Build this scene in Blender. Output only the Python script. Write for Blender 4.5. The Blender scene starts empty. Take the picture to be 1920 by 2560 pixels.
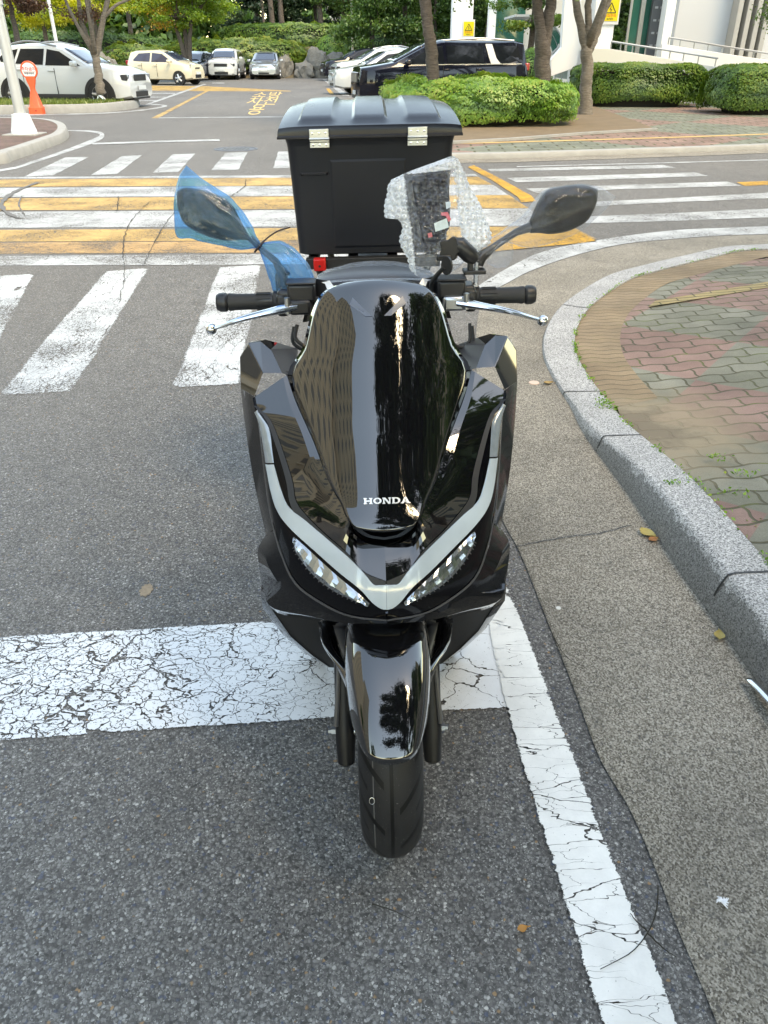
import bpy, bmesh, math, random
import numpy as np
from mathutils import Vector, Matrix
random.seed(7); rng = np.random.default_rng(7)
S = bpy.context.scene
COL = S.collection
R = math.radians
# ------------------------------------------------------------------ camera
CAM_H, PITCH, FPX = 1.48, R(30.9), 1920.0
cd = bpy.data.cameras.new("camera"); cam = bpy.data.objects.new("camera", cd); COL.objects.link(cam)
cam.location = (0, 0, CAM_H); cam.rotation_euler = (R(90) - PITCH, 0, 0)
cd.sensor_fit = 'VERTICAL'; cd.sensor_height = 24; cd.sensor_width = 18; cd.lens = 24 * FPX / 2560
cd.clip_start = 0.02; cd.clip_end = 3000
S.camera = cam
# ------------------------------------------------------------------ sky, sun, exposure
SUN_EL, SUN_AZ = R(58), R(138)          # azimuth clockwise from +Y
w = bpy.data.worlds.new("World"); S.world = w; w.use_nodes = True
wn = w.node_tree; wn.nodes.clear()
sky = wn.nodes.new('ShaderNodeTexSky'); sky.sky_type = 'NISHITA'; sky.sun_disc = False
sky.sun_elevation = SUN_EL; sky.sun_rotation = SUN_AZ; sky.dust_density = 0.25; sky.ozone_density = 3.5; sky.air_density = 1.0
bg = wn.nodes.new('ShaderNodeBackground'); bg.inputs['Strength'].default_value = 0.15
wo = wn.nodes.new('ShaderNodeOutputWorld')
wn.links.new(sky.outputs[0], bg.inputs[0]); wn.links.new(bg.outputs[0], wo.inputs[0])
sl = bpy.data.lights.new("sun", 'SUN'); sl.energy = 0.55; sl.angle = R(20); sl.color = (1.0, 0.97, 0.92)
so = bpy.data.objects.new("sun", sl); COL.objects.link(so)
sd = Vector((math.sin(SUN_AZ) * math.cos(SUN_EL), math.cos(SUN_AZ) * math.cos(SUN_EL), math.sin(SUN_EL)))
so.rotation_euler = sd.to_track_quat('Z', 'Y').to_euler(); so.location = (0, 0, 30)
S.view_settings.view_transform = 'Standard'; S.view_settings.look = 'None'
S.view_settings.exposure = 2.76; S.view_settings.gamma = 1.0
S.view_settings.use_white_balance = True; S.view_settings.white_balance_temperature = 12500; S.view_settings.white_balance_tint = 8
S.cycles.max_bounces = 7; S.cycles.transparent_max_bounces = 14; S.cycles.sample_clamp_indirect = 6
S.cycles.use_denoising = True
# ------------------------------------------------------------------ pixel <-> place
_c, _s = math.cos(PITCH), math.sin(PITCH)
def ray(u, v):
    a, b = (u - 960) / FPX, (1280 - v) / FPX
    return (a, _c + b * _s, -_s + b * _c)
def G(u, v, z=0.0):
    d = ray(u, v); t = (z - CAM_H) / d[2]
    return Vector((d[0] * t, d[1] * t, z))
def XZ(u, v, Y):
    d = ray(u, v); t = Y / d[1]
    return Vector((d[0] * t, Y, CAM_H + d[2] * t))
REF = 1.05
def L(hw, v, s):
    "scooter frame: half width in px, row, depth behind the reference line"
    d = ray(960, v); Y = REF + s; t = Y / d[1]
    return (hw / FPX * t, s, CAM_H + d[2] * t)
# ------------------------------------------------------------------ objects
def setp(o, label=None, cat=None, group=None, kind=None):
    if label: o['label'] = label
    if cat: o['category'] = cat
    if group: o['group'] = group
    if kind: o['kind'] = kind
    return o
def empty(name, loc=(0, 0, 0), rot=(0, 0, 0), label=None, cat=None, group=None):
    o = bpy.data.objects.new(name, None); COL.objects.link(o)
    o.location = loc; o.rotation_euler = rot; o.empty_display_size = .1
    return setp(o, label, cat, group)
def mk(name, verts, faces, mat, parent=None, smooth=True, angle=32, face_to=None, solid=0, bevel=0, sub=0, closed=False, flip=False, bseg=2):
    me = bpy.data.meshes.new(name)
    me.from_pydata([tuple(p) for p in verts], [], [tuple(f) for f in faces])
    if closed or bevel:
        bm = bmesh.new(); bm.from_mesh(me)
        bmesh.ops.remove_doubles(bm, verts=bm.verts, dist=1e-5)
        bmesh.ops.recalc_face_normals(bm, faces=bm.faces); bm.to_mesh(me); bm.free()
    if face_to is not None:
        n = Vector((0, 0, 0))
        for p in me.polygons: n += p.normal * p.area
        if n.dot(Vector(face_to)) < 0: flip = True
    if flip: me.flip_normals()
    if smooth:
        me.shade_smooth()
        if angle < 179: me.set_sharp_from_angle(angle=R(angle))
    me.materials.append(mat)
    o = bpy.data.objects.new(name, me); COL.objects.link(o)
    if parent: o.parent = parent
    if sub:
        m = o.modifiers.new('s', 'SUBSURF'); m.levels = sub; m.render_levels = sub
    if solid:
        m = o.modifiers.new('t', 'SOLIDIFY'); m.thickness = solid; m.offset = -1
    if bevel:
        m = o.modifiers.new('b', 'BEVEL'); m.width = bevel; m.segments = bseg; m.limit_method = 'ANGLE'; m.angle_limit = R(30)
    return o
class MB:
    "collects shapes that become ONE mesh"
    def __init__(s): s.v = []; s.f = []
    def add(s, vs, fs):
        b = len(s.v); s.v += [tuple(p) for p in vs]; s.f += [tuple(i + b for i in f) for f in fs]; return s
    def box(s, c, d, M=None):
        vs = [Vector((x * d[0] / 2, y * d[1] / 2, z * d[2] / 2)) for x in (-1, 1) for y in (-1, 1) for z in (-1, 1)]
        vs = [(M @ p if M else p) + Vector(c) for p in vs]
        return s.add(vs, [(0, 1, 3, 2), (4, 6, 7, 5), (0, 4, 5, 1), (2, 3, 7, 6), (0, 2, 6, 4), (1, 5, 7, 3)])
    def tube(s, pts, rad, n=10, cap=True):
        pts = [Vector(p) for p in pts]
        if not hasattr(rad, '__len__'): rad = [rad] * len(pts)
        rings = []; up = None
        for i, p in enumerate(pts):
            t = (pts[min(i + 1, len(pts) - 1)] - pts[max(i - 1, 0)]).normalized()
            if up is None: up = t.orthogonal().normalized()
            a = (up - t * up.dot(t))
            a = a.normalized() if a.length > 1e-6 else t.orthogonal().normalized()
            up = a; b = t.cross(a)
            rings.append([p + (a * math.cos(k * 2 * math.pi / n) + b * math.sin(k * 2 * math.pi / n)) * rad[i] for k in range(n)])
        return s.rings(rings, cap)
    def rings(s, rings, cap=True, close=True):
        n = len(rings[0]); vs = [p for r in rings for p in r]; fs = []
        for i in range(len(rings) - 1):
            for k in range(n if close else n - 1):
                k2 = (k + 1) % n
                fs.append((i * n + k, i * n + k2, (i + 1) * n + k2, (i + 1) * n + k))
        if cap: fs += [tuple(range(n))[::-1], tuple(range((len(rings) - 1) * n, len(rings) * n))]
        return s.add(vs, fs)
    def lathe(s, prof, c=(0, 0, 0), axis='X', n=32, close=False):
        "prof: (along axis, radius)"
        rings = []
        for a, r in prof:
            ring = []
            for k in range(n):
                q = k * 2 * math.pi / n; x, y = r * math.cos(q), r * math.sin(q)
                ring.append(Vector(c) + Vector({'X': (a, x, y), 'Y': (x, a, y), 'Z': (x, y, a)}[axis]))
            rings.append(ring)
        return s.rings(rings, cap=not close)
    def prism(s, poly, d):
        "poly: 3D polygon, d: extrusion vector"
        n = len(poly); d = Vector(d); vs = [Vector(p) for p in poly] + [Vector(p) + d for p in poly]
        return s.add(vs, [tuple(range(n))[::-1], tuple(range(n, 2 * n))] + [(i, (i + 1) % n, n + (i + 1) % n, n + i) for i in range(n)])
    def loft(s, rows):
        n = len(rows[0]); vs = [p for r in rows for p in r]
        return s.add(vs, [(i * n + k, i * n + k + 1, (i + 1) * n + k + 1, (i + 1) * n + k) for i in range(len(rows) - 1) for k in range(n - 1)])
    def obj(s, name, mat, parent=None, **k): return mk(name, s.v, s.f, mat, parent, **k)
def cr(P, n):
    "Catmull-Rom resample of control tuples to n points"
    P = np.array(P, float); m = len(P); out = []
    Q = np.vstack([2 * P[0] - P[1], P, 2 * P[-1] - P[-2]])
    for t in np.linspace(0, m - 1, n):
        i = min(int(t), m - 2); f = t - i; a, b, c, d = Q[i:i + 4]
        out.append(.5 * ((2 * b) + (c - a) * f + (2 * a - 5 * b + 4 * c - d) * f * f + (3 * b - a - 3 * c + d) * f ** 3))
    return [tuple(p) for p in out]
def mir(P): return [(-p[0], p[1], p[2]) for p in P]
# ------------------------------------------------------------------ materials
def newmat(name):
    m = bpy.data.materials.new(name); m.use_nodes = True
    nt = m.node_tree; return m, nt, nt.nodes['Principled BSDF']
class NT:
    def __init__(s, nt): s.nt = nt
    def n(s, typ, props=None, **ins):
        nd = s.nt.nodes.new(typ)
        for k, v in (props or {}).items(): setattr(nd, k, v)
        for k, v in ins.items():
            key = int(k[1:]) if k[0] == 'i' and k[1:].isdigit() else k.replace('_', ' ')
            sk = nd.inputs[key]
            if isinstance(v, bpy.types.NodeSocket): s.nt.links.new(v, sk)
            else: sk.default_value = v
        return nd
    def pos(s): return s.nt.nodes.new('ShaderNodeNewGeometry').outputs['Position']
    def obj(s): return s.nt.nodes.new('ShaderNodeTexCoord').outputs['Object']
    def m(s, op, a, b=0.0, c=0.0, clamp=False):
        return s.n('ShaderNodeMath', {'operation': op, 'use_clamp': clamp}, i0=a, i1=b, i2=c).outputs[0]
    def ramp(s, fac, stops, interp='LINEAR'):
        nd = s.n('ShaderNodeValToRGB', i0=fac); e = nd.color_ramp.elements; nd.color_ramp.interpolation = interp
        while len(e) < len(stops): e.new(.5)
        for el, (p, c) in zip(e, stops):
            el.position = p; el.color = (*c, 1) if hasattr(c, '__len__') else (c, c, c, 1)
        return nd.outputs[0]
    def mix(s, f, a, b, mode='MIX'):
        nd = s.nt.nodes.new('ShaderNodeMix'); nd.data_type = 'RGBA'; nd.blend_type = mode
        for sk, v in ((nd.inputs[0], f), (nd.inputs[6], a), (nd.inputs[7], b)):
            if isinstance(v, bpy.types.NodeSocket): s.nt.links.new(v, sk)
            else: sk.default_value = (*v, 1) if hasattr(v, '__len__') else v
        return nd.outputs[2]
    def noise(s, vec, scale, detail=4, rough=.55, dist=0):
        return s.n('ShaderNodeTexNoise', Vector=vec, Scale=scale, Detail=detail, Roughness=rough, Distortion=dist)
    def vor(s, vec, scale, feature='F1', rand=1.0):
        return s.n('ShaderNodeTexVoronoi', {'feature': feature}, Vector=vec, Scale=scale, Randomness=rand)
    def map(s, vec, scale=(1, 1, 1), rot=0, loc=(0, 0, 0)):
        return s.n('ShaderNodeMapping', Vector=vec, Scale=scale, Rotation=(0, 0, rot), Location=loc).outputs[0]
    def link(s, a, b): s.nt.links.new(a, b)
    def bump(s, h, strength, dist, bsdf):
        b = s.n('ShaderNodeBump', Height=h, Strength=strength, Distance=dist); s.link(b.outputs[0], bsdf.inputs['Normal']); return b
def plain(name, col, rough=.5, metal=0.0, spec=.5, coat=0, var=0, vscale=8, bump=0, bscale=200, alpha=1, trans=0, ior=1.5):
    m, nt, b = newmat(name); N = NT(nt)
    b.inputs['Base Color'].default_value = (*col, 1); b.inputs['Roughness'].default_value = rough
    b.inputs['Metallic'].default_value = metal; b.inputs['Specular IOR Level'].default_value = spec
    b.inputs['Coat Weight'].default_value = coat; b.inputs['Coat Roughness'].default_value = .02
    b.inputs['Transmission Weight'].default_value = trans; b.inputs['IOR'].default_value = ior; b.inputs['Alpha'].default_value = alpha
    if var:
        f = N.noise(N.obj(), vscale, 5).outputs[0]
        N.link(N.mix(f, tuple(c * (1 - var) for c in col), tuple(min(1, c * (1 + var)) for c in col)), b.inputs['Base Color'])
        N.link(N.m('MULTIPLY_ADD', f, .15, rough - .07), b.inputs['Roughness'])
    if bump: N.bump(N.noise(N.obj(), bscale, 2).outputs[0], bump, .002, b)
    return m
MATS = {}
def asphalt_mat():
    m, nt, b = newmat('asphalt'); N = NT(nt); p = N.pos()
    pd = N.n('ShaderNodeVectorMath', {'operation': 'MULTIPLY_ADD'}, i0=N.noise(p, 90, 2).outputs[1], i1=(.006, .006, .0), i2=p).outputs[0]
    v = N.vor(pd, 165); sep = N.n('ShaderNodeSeparateColor', Color=v.outputs['Color'])
    v2 = N.vor(pd, 380); sep2 = N.n('ShaderNodeSeparateColor', Color=v2.outputs['Color'])
    c1 = N.ramp(sep.outputs[0], [(0, (.045, .043, .041)), (.45, (.125, .118, .112)), (.78, (.175, .168, .16)), (.93, (.23, .225, .215)), (.98, (.32, .31, .29)), (1, (.42, .40, .37))])
    c2 = N.ramp(sep2.outputs[1], [(0, (.06, .058, .055)), (.6, (.125, .118, .112)), (.88, (.20, .195, .185)), (.97, (.30, .29, .275)), (1, (.42, .41, .38))])
    c = N.mix(N.m('GREATER_THAN', sep.outputs[2], .52), c1, c2)
    c = N.mix(N.m('GREATER_THAN', sep.outputs[1], .9935), c, (.26, .16, .09))
    c = N.mix(N.m('MULTIPLY', N.m('GREATER_THAN', N.m('SUBTRACT', .03, sep.outputs[1]), 0), .8), c, (.06, .075, .11))
    c = N.mix(N.m('MULTIPLY', N.ramp(v.outputs['Distance'], [(.45, 0), (.75, 1)]), .62), c, (.045, .044, .043))
    big = N.noise(N.map(p, (1, .5, 1)), .45, 5, .6).outputs[0]; mid = N.noise(p, 9, 4, .6).outputs[0]
    c = N.mix(1.0, c, N.ramp(big, [(.3, .82), (.7, 1.16)]), 'MULTIPLY')
    c = N.mix(1.0, c, N.ramp(mid, [(.3, 1.02), (.7, 1.32)]), 'MULTIPLY')
    # dust that has settled where wheels do not run
    dust = N.ramp(N.noise(N.map(p, (.35, .12, 1)), 1.0, 6, .6).outputs[0], [(.45, 0), (.75, .35)])
    c = N.mix(dust, c, (.21, .19, .17))
    N.link(c, b.inputs['Base Color']); b.inputs['Roughness'].default_value = .82; b.inputs['Specular IOR Level'].default_value = .35
    h = N.m('ADD', N.m('MULTIPLY', v.outputs['Distance'], -1.0), N.m('MULTIPLY', v2.outputs['Distance'], -.5))
    N.bump(h, .42, .006, b)
    return m
def paint_mat(name, col, crack=9, cw=.03, wear=.42, stretch=(1, 1, 1), fine=.012, fscale=38, gradx=None, grime=.3):
    "thermoplastic road paint: cracked, worn off in specks and along its edges; what is worn off is open to the road below"
    m, nt, b = newmat(name); N = NT(nt); p = N.pos()
    q = N.map(p, stretch, loc=(3.7, 1.3, 0))
    qd = N.n('ShaderNodeVectorMath', {'operation': 'MULTIPLY_ADD'}, i0=N.noise(q, 7, 4, .65).outputs[1], i1=(.13, .13, 0), i2=q).outputs[0]
    d1 = N.vor(qd, crack, 'DISTANCE_TO_EDGE').outputs[0]
    d2 = N.vor(qd, fscale, 'DISTANCE_TO_EDGE').outputs[0]
    mod = N.noise(p, 2.2, 3).outputs[0]
    k1 = N.m('LESS_THAN', d1, N.m('MULTIPLY', N.ramp(mod, [(.3, .15), (.7, 1.0)]), cw))
    if gradx is None: f2 = N.ramp(N.noise(p, 1.7, 3).outputs[0], [(.4, 0), (.65, 1.0)])
    else:
        x = N.n('ShaderNodeSeparateXYZ', Vector=p).outputs[0]
        f2 = N.ramp(N.m('ADD', N.m('MULTIPLY_ADD', x, gradx[0], gradx[1]), N.m('MULTIPLY', mod, .3)), [(0, 0), (1, 1)])
    k2 = N.m('LESS_THAN', d2, N.m('MULTIPLY', f2, fine * 6))
    sp = N.noise(p, 120, 3, .7).outputs[0]
    k3 = N.m('LESS_THAN', sp, N.m('MULTIPLY_ADD', f2, .13, wear - .06))
    e = N.n('ShaderNodeAttribute', {'attribute_name': 'edge'}).outputs['Fac']
    k4 = N.m('LESS_THAN', e, N.m('MULTIPLY', N.noise(p, 75, 4, .75).outputs[0], N.m('MULTIPLY_ADD', mod, 1.5, .25)))
    a = N.m('SUBTRACT', 1.0, N.m('MAXIMUM', N.m('MAXIMUM', k1, k2), N.m('MAXIMUM', k3, k4)))
    g = N.ramp(N.noise(p, 5, 6, .7).outputs[0], [(.35, 1 - grime), (.6, 1)])
    N.link(N.mix(1.0, col, g, 'MULTIPLY'), b.inputs['Base Color']); b.inputs['Roughness'].default_value = .62
    N.link(a, b.inputs['Alpha'])
    N.bump(N.noise(p, 160, 3).outputs[0], .25, .002, b)
    return m
def gutter_mat():
    m, nt, b = newmat('gutter_concrete'); N = NT(nt); p = N.pos()
    a = N.m('ADD', N.m('MULTIPLY', N.noise(N.map(p, (1, .8, 1)), 210, 3, .8).outputs[0], .62), N.m('MULTIPLY', N.n('ShaderNodeSeparateColor', Color=N.vor(p, 270).outputs['Color']).outputs[1], .38))
    c = N.ramp(a, [(.30, (.09, .075, .058)), (.47, (.22, .195, .16)), (.58, (.335, .30, .25)), (.72, (.48, .44, .38))])
    v = N.vor(p, 170); r = N.n('ShaderNodeSeparateColor', Color=v.outputs['Color']).outputs[0]
    c = N.mix(N.ramp(r, [(.93, 0), (.97, .7)]), c, (.09, .085, .08))
    c = N.mix(1.0, c, N.ramp(N.noise(p, 1.6, 6, .65).outputs[0], [(.3, .66), (.7, 1.12)]), 'MULTIPLY')
    c = N.mix(N.ramp(N.noise(p, 5, 5, .7).outputs[0], [(.56, 0), (.72, .45)]), c, (.10, .095, .085))
    N.link(c, b.inputs['Base Color']); b.inputs['Roughness'].default_value = .88
    N.bump(a, .8, .006, b); return m
def granite_mat():
    m, nt, b = newmat('granite'); N = NT(nt); p = N.pos()
    v = N.vor(p, 260); r = N.n('ShaderNodeSeparateColor', Color=v.outputs['Color']).outputs[0]
    c = N.ramp(r, [(0, (.07, .07, .072)), (.18, (.17, .17, .172)), (.4, (.285, .283, .28)), (.75, (.42, .417, .41)), (1, (.56, .557, .55))])
    c = N.mix(1.0, c, N.ramp(N.noise(p, 2.2, 5, .6).outputs[0], [(.3, .8), (.7, 1.1)]), 'MULTIPLY')
    # road grime splashed on the face below the arris, with a ragged upper limit
    e = N.n('ShaderNodeAttribute', {'attribute_name': 'soot'}).outputs['Fac']
    k = N.m('GREATER_THAN', N.m('ADD', e, N.m('MULTIPLY', N.m('SUBTRACT', N.noise(p, 14, 6, .75).outputs[0], .5), 1.1)), .56)
    c = N.mix(N.m('MULTIPLY', k, .56), c, (.055, .052, .046))
    N.link(c, b.inputs['Base Color']); b.inputs['Roughness'].default_value = .75
    N.bump(N.noise(p, 190, 3, .7).outputs[0], .45, .004, b); return m
def paver_mat(name, c1, c2, zone=None, rot=0.0, bw=.24, bh=.12, joint=.006, stain=None, wav=.014, wl=None):
    m, nt, b = newmat(name); N = NT(nt); p = N.map(N.pos(), rot=rot)
    s = N.n('ShaderNodeSeparateXYZ', Vector=p)
    y = N.m('ADD', s.outputs[1], N.m('MULTIPLY', N.m('SINE', N.m('MULTIPLY', s.outputs[0], 2 * math.pi / (wl or bw))), wav))
    x = N.m('ADD', s.outputs[0], N.m('MULTIPLY', N.m('SINE', N.m('MULTIPLY', s.outputs[1], 2 * math.pi / bh)), wav * .7))
    q = N.n('ShaderNodeCombineXYZ', X=x, Y=y).outputs[0]
    def br(a, bb, mo): return N.n('ShaderNodeTexBrick', {'offset': .5}, Vector=q, Color1=(*a, 1), Color2=(*bb, 1), Mortar=(*mo, 1), Scale=1.0, Mortar_Size=joint, Mortar_Smooth=.35, Bias=0.0, Brick_Width=bw, Row_Height=bh)
    mo = (.11, .10, .055)
    A = br(c1, c2, mo); c = A.outputs[0]
    if zone:
        B = br(zone[0], zone[1], mo)
        zc = N.n('ShaderNodeTexChecker', Vector=N.map(N.pos(), rot=zone[2], loc=zone[4]), Scale=zone[3]).outputs[1]
        c = N.mix(zc, c, B.outputs[0])
    gr = N.noise(N.pos(), 220, 4, .75).outputs[0]
    c = N.mix(1.0, c, N.ramp(gr, [(.3, .72), (.7, 1.18)]), 'MULTIPLY')
    c = N.mix(1.0, c, N.ramp(N.noise(N.pos(), 1.9, 5, .65).outputs[0], [(.3, .40), (.68, .74)]), 'MULTIPLY')
    # moss creeping out of the joints, soil washed over the blocks
    moss = N.m('MULTIPLY', N.ramp(N.noise(N.pos(), 3.1, 6, .75).outputs[0], [(.52, 0), (.66, 1)]), N.ramp(A.outputs['Fac'], [(0, 0), (.5, 1)]))
    c = N.mix(N.m('MULTIPLY', moss, .8), c, (.10, .13, .02))
    if stain:
        d = N.n('ShaderNodeVectorMath', {'operation': 'DISTANCE'}, i0=N.n('ShaderNodeVectorMath', {'operation': 'MULTIPLY_ADD'}, i0=N.noise(N.pos(), 4, 6, .7).outputs[1], i1=(.7, .7, 0), i2=N.pos()).outputs[0], i1=stain[0]).outputs['Value']
        c = N.mix(N.ramp(d, [(stain[1] * .45, .85), (stain[1], 0)]), c, (.245, .19, .125))
        c = N.mix(N.ramp(N.m('ADD', d, N.m('MULTIPLY', N.noise(N.pos(), 9, 5, .7).outputs[0], .3)), [(stain[1] * .42, .7), (stain[1] * .62, 0)]), c, (.12, .09, .06))
    N.link(c, b.inputs['Base Color']); b.inputs['Roughness'].default_value = .85
    h = N.m('ADD', N.m('MULTIPLY', A.outputs['Fac'], -1.0), N.m('MULTIPLY', gr, .25))
    N.bump(h, .7, .008, b); return m
def leaf_mat(name, stops, transl=.35):
    m, nt, b = newmat(name); N = NT(nt)
    t = N.n('ShaderNodeAttribute', {'attribute_name': 'tint'}).outputs['Fac']
    c = N.ramp(t, stops)
    nt.nodes.remove(b)
    d = N.n('ShaderNodeBsdfDiffuse', Color=c)
    tr = N.n('ShaderNodeBsdfTranslucent', Color=N.mix(1.0, c, (1.0, 1.0, .45), 'MULTIPLY'))
    g = N.n('ShaderNodeBsdfGlossy', Roughness=.42); g.inputs[0].default_value = (.8, .85, .8, 1)
    a = N.n('ShaderNodeMixShader', i0=transl, i1=d.outputs[0], i2=tr.outputs[0])
    a2 = N.n('ShaderNodeMixShader', i0=.055, i1=a.outputs[0], i2=g.outputs[0])
    N.link(a2.outputs[0], nt.nodes['Material Output'].inputs[0]); return m
def film_mat(name, col, opac, rough=.12, bumps=0, bscale=60, spec=.25):
    "thin plastic film: lets light through, a part scattered, a part mirrored"
    m, nt, b = newmat(name); N = NT(nt); nt.nodes.remove(b)
    t = N.n('ShaderNodeBsdfTransparent'); t.inputs[0].default_value = (*col, 1)
    nz = N.noise(N.obj(), 13, 4, .6, 1.2).outputs[0]
    bp = N.n('ShaderNodeBump', Height=N.noise(N.obj(), bscale, 4, .6, 2.5).outputs[0], Strength=bumps, Distance=.004)
    d = N.n('ShaderNodeBsdfDiffuse', Normal=bp.outputs[0]); d.inputs[0].default_value = (*[c ** .6 for c in col], 1)
    tl = N.n('ShaderNodeBsdfTranslucent', Normal=bp.outputs[0]); tl.inputs[0].default_value = (*[c ** .6 for c in col], 1)
    dd = N.n('ShaderNodeMixShader', i0=.5, i1=d.outputs[0], i2=tl.outputs[0])
    g = N.n('ShaderNodeBsdfGlossy', Roughness=rough, Normal=bp.outputs[0])
    lw = N.n('ShaderNodeLayerWeight', Blend=.35, Normal=bp.outputs[0]).outputs['Facing']
    f = N.m('ADD', N.m('MULTIPLY', lw, opac * .9), N.ramp(nz, [(.35, opac * .45), (.7, opac)]), clamp=True)
    a = N.n('ShaderNodeMixShader', i0=f, i1=t.outputs[0], i2=dd.outputs[0])
    a2 = N.n('ShaderNodeMixShader', i0=N.m('MULTIPLY_ADD', lw, spec, spec * .25), i1=a.outputs[0], i2=g.outputs[0])
    N.link(a2.outputs[0], nt.nodes['Material Output'].inputs[0]); return m
M = dict(
    asphalt=asphalt_mat(), gutter=gutter_mat(), granite=granite_mat(),
    white=paint_mat('white_road_paint', (.45, .465, .47), 7, .012, .37),
    white_edge=paint_mat('cream_edge_paint', (.78, .77, .735), 4.5, .011, .33, (.55, 1.9, 1), fine=.004, fscale=14, grime=.18),
    white_stop=paint_mat('cracked_stop_paint', (.72, .74, .755), 7, .015, .39, (.8, 1.1, 1), fine=.009, fscale=30, gradx=(-.55, .0), grime=.1),
    white_zebra=paint_mat('zebra_white_paint', (.56, .58, .59), 8, .012, .425, (1.5, .5, 1)),
    white_worn=paint_mat('worn_white_paint', (.50, .515, .52), 9, .02, .46, (.4, 1.4, 1)),
    yellow_worn=paint_mat('worn_yellow_paint', (.50, .29, .11), 9, .02, .44, (.4, 1.4, 1)),
    yellow=paint_mat('yellow_road_paint', (.52, .315, .095), 8, .014, .37),
    yellow2=paint_mat('bright_yellow_paint', (.60, .31, .035), 8, .014, .35),
    gloss=plain('gloss_black_paint', (.004, .004, .005), .025, 0, .85, 1.0),
    gloss_low=plain('gloss_black_panel', (.004, .004, .005), .04, 0, .4, .15),
    fork=plain('fork_black', (.008, .008, .009), .42, spec=.25),
    satin=plain('satin_black_plastic', (.018, .018, .02), .38, bump=.12, bscale=900),
    matte=plain('matte_black_plastic', (.012, .012, .013), .55, bump=.2, bscale=700),
    boxplastic=plain('moulded_dark_plastic', (.011, .012, .017), .42, spec=.4, bump=.08, bscale=500, var=.15),
    lidplastic=plain('moulded_lid_plastic', (.012, .014, .021), .24, spec=.32, bump=.03, bscale=40, var=.2),
    rubber=plain('rubber', (.016, .016, .017), .62, var=.3, vscale=40),
    grey=plain('grey_plastic', (.05, .05, .055), .4),
    steel=plain('zinc_steel', (.55, .57, .58), .32, 1.0, var=.12, vscale=30),
    chrome=plain('polished_alloy', (.70, .71, .72), .17, 1.0, var=.08, vscale=20),
    red=plain('red_latch_plastic', (.62, .012, .012), .3),
    drl=plain('milky_light_guide', (.40, .46, .50), .14, 0, .6, .8, var=.22, vscale=9),
    reflector=plain('headlight_reflector', (.40, .43, .45), .14, .9),
    lens=plain('smoked_lens', (.003, .003, .004), .06, 0, .22, 0),
    emblem=plain('silver_emblem', (.80, .81, .82), .28, .3),
    strut=plain('dull_strut', (.10, .12, .16), .3),
)
# ------------------------------------------------------------------ ground and paint
def struct(o): o['kind'] = 'structure'; return o
def sheet(name, poly, mat, z):
    from mathutils.geometry import tessellate_polygon
    vs = [(p[0], p[1], z) for p in poly]
    t = tessellate_polygon([[Vector(v) for v in vs]])
    o = mk(name, vs, [tuple(f) for f in t], mat, smooth=False, face_to=(0, 0, 1)); return struct(o)
g = mk('ground', [(-600, -300, 0), (600, -300, 0), (600, 900, 0), (-600, 900, 0)], [(0, 1, 2, 3)], M['asphalt'], smooth=False); struct(g)
def paint(name, left, right, mat, z=.004, edge=.022, n=None):
    "a painted strip between two edge lines given in photo pixels; attribute edge falls to 0 along its border"
    if n: left, right = cr(left, n), cr(right, n)
    A = [G(*p) for p in left]; B = [G(*p) for p in right]
    rows = []; E = []
    def row(a, b, e):
        w = (b - a).length; k = min(.3, edge / max(w, 1e-4))
        rows.append([a, a.lerp(b, k), a.lerp(b, .5), a.lerp(b, 1 - k), b]); E.append([0, e, e, e, 0])
    k0 = min(.3, edge / max((A[1] - A[0]).length, 1e-4)); k1 = min(.3, edge / max((A[-1] - A[-2]).length, 1e-4))
    row(A[0], B[0], 0); row(A[0].lerp(A[1], k0), B[0].lerp(B[1], k0), 1)
    for a, b in zip(A[1:-1], B[1:-1]): row(a, b, 1)
    row(A[-1].lerp(A[-2], k1), B[-1].lerp(B[-2], k1), 1); row(A[-1], B[-1], 0)
    mb = MB(); mb.loft([[(p.x, p.y, z) for p in r] for r in rows])
    o = mb.obj(name, mat, smooth=False, face_to=(0, 0, 1)); struct(o)
    at = o.data.attributes.new('edge', 'FLOAT', 'POINT'); at.data.foreach_set('value', [e for r in E for e in r])
    return o
RM = 'road_marking'
paint(RM, [(-1150, 1700), (-330, 1622), (0, 1590), (690, 1550), (1268, 1508)], [(-1150, 1974), (-330, 1892), (0, 1860), (830, 1802), (1276, 1776)], M['white_stop'], .004)
paint(RM, cr([(1155, 1340), (1200, 1500), (1261, 1800), (1486, 2560), (1600, 2950)], 12), cr([(1215, 1330), (1290, 1500), (1408, 1800), (1706, 2560), (1860, 2950)], 12), M['white_edge'], .008, .03)
a0, b0 = G(1600, 2950), G(1860, 2950); o = mk(RM, [(a0.x, a0.y + .01, .0075), (b0.x, b0.y + .01, .0075), (b0.x + .14 * 11, b0.y - 11, .0075), (a0.x + .14 * 11, a0.y - 11, .0075)], [(0, 1, 2, 3)], M['white_edge'], smooth=False, face_to=(0, 0, 1)); struct(o); o.data.attributes.new('edge', 'FLOAT', 'POINT').data.foreach_set('value', [1.0] * 4)
for a in ([(-420, 700), (-520, 1005)], [(98, 683), (-90, 1000)]), ([(258, 678), (-30, 997)], [(384, 668), (190, 985)]), ([(540, 668), (414, 976)], [(662, 660), (613, 966)]), ([(820, 655), (830, 955)], [(945, 650), (1010, 945)]):
    if a[0][0] == (-420, 700): a = ([(-30, 690), (-260, 1010)], [(98, 683), (-60, 1000)])
    paint(RM, a[0], a[1], M['white_zebra'], .004, .07)
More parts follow.
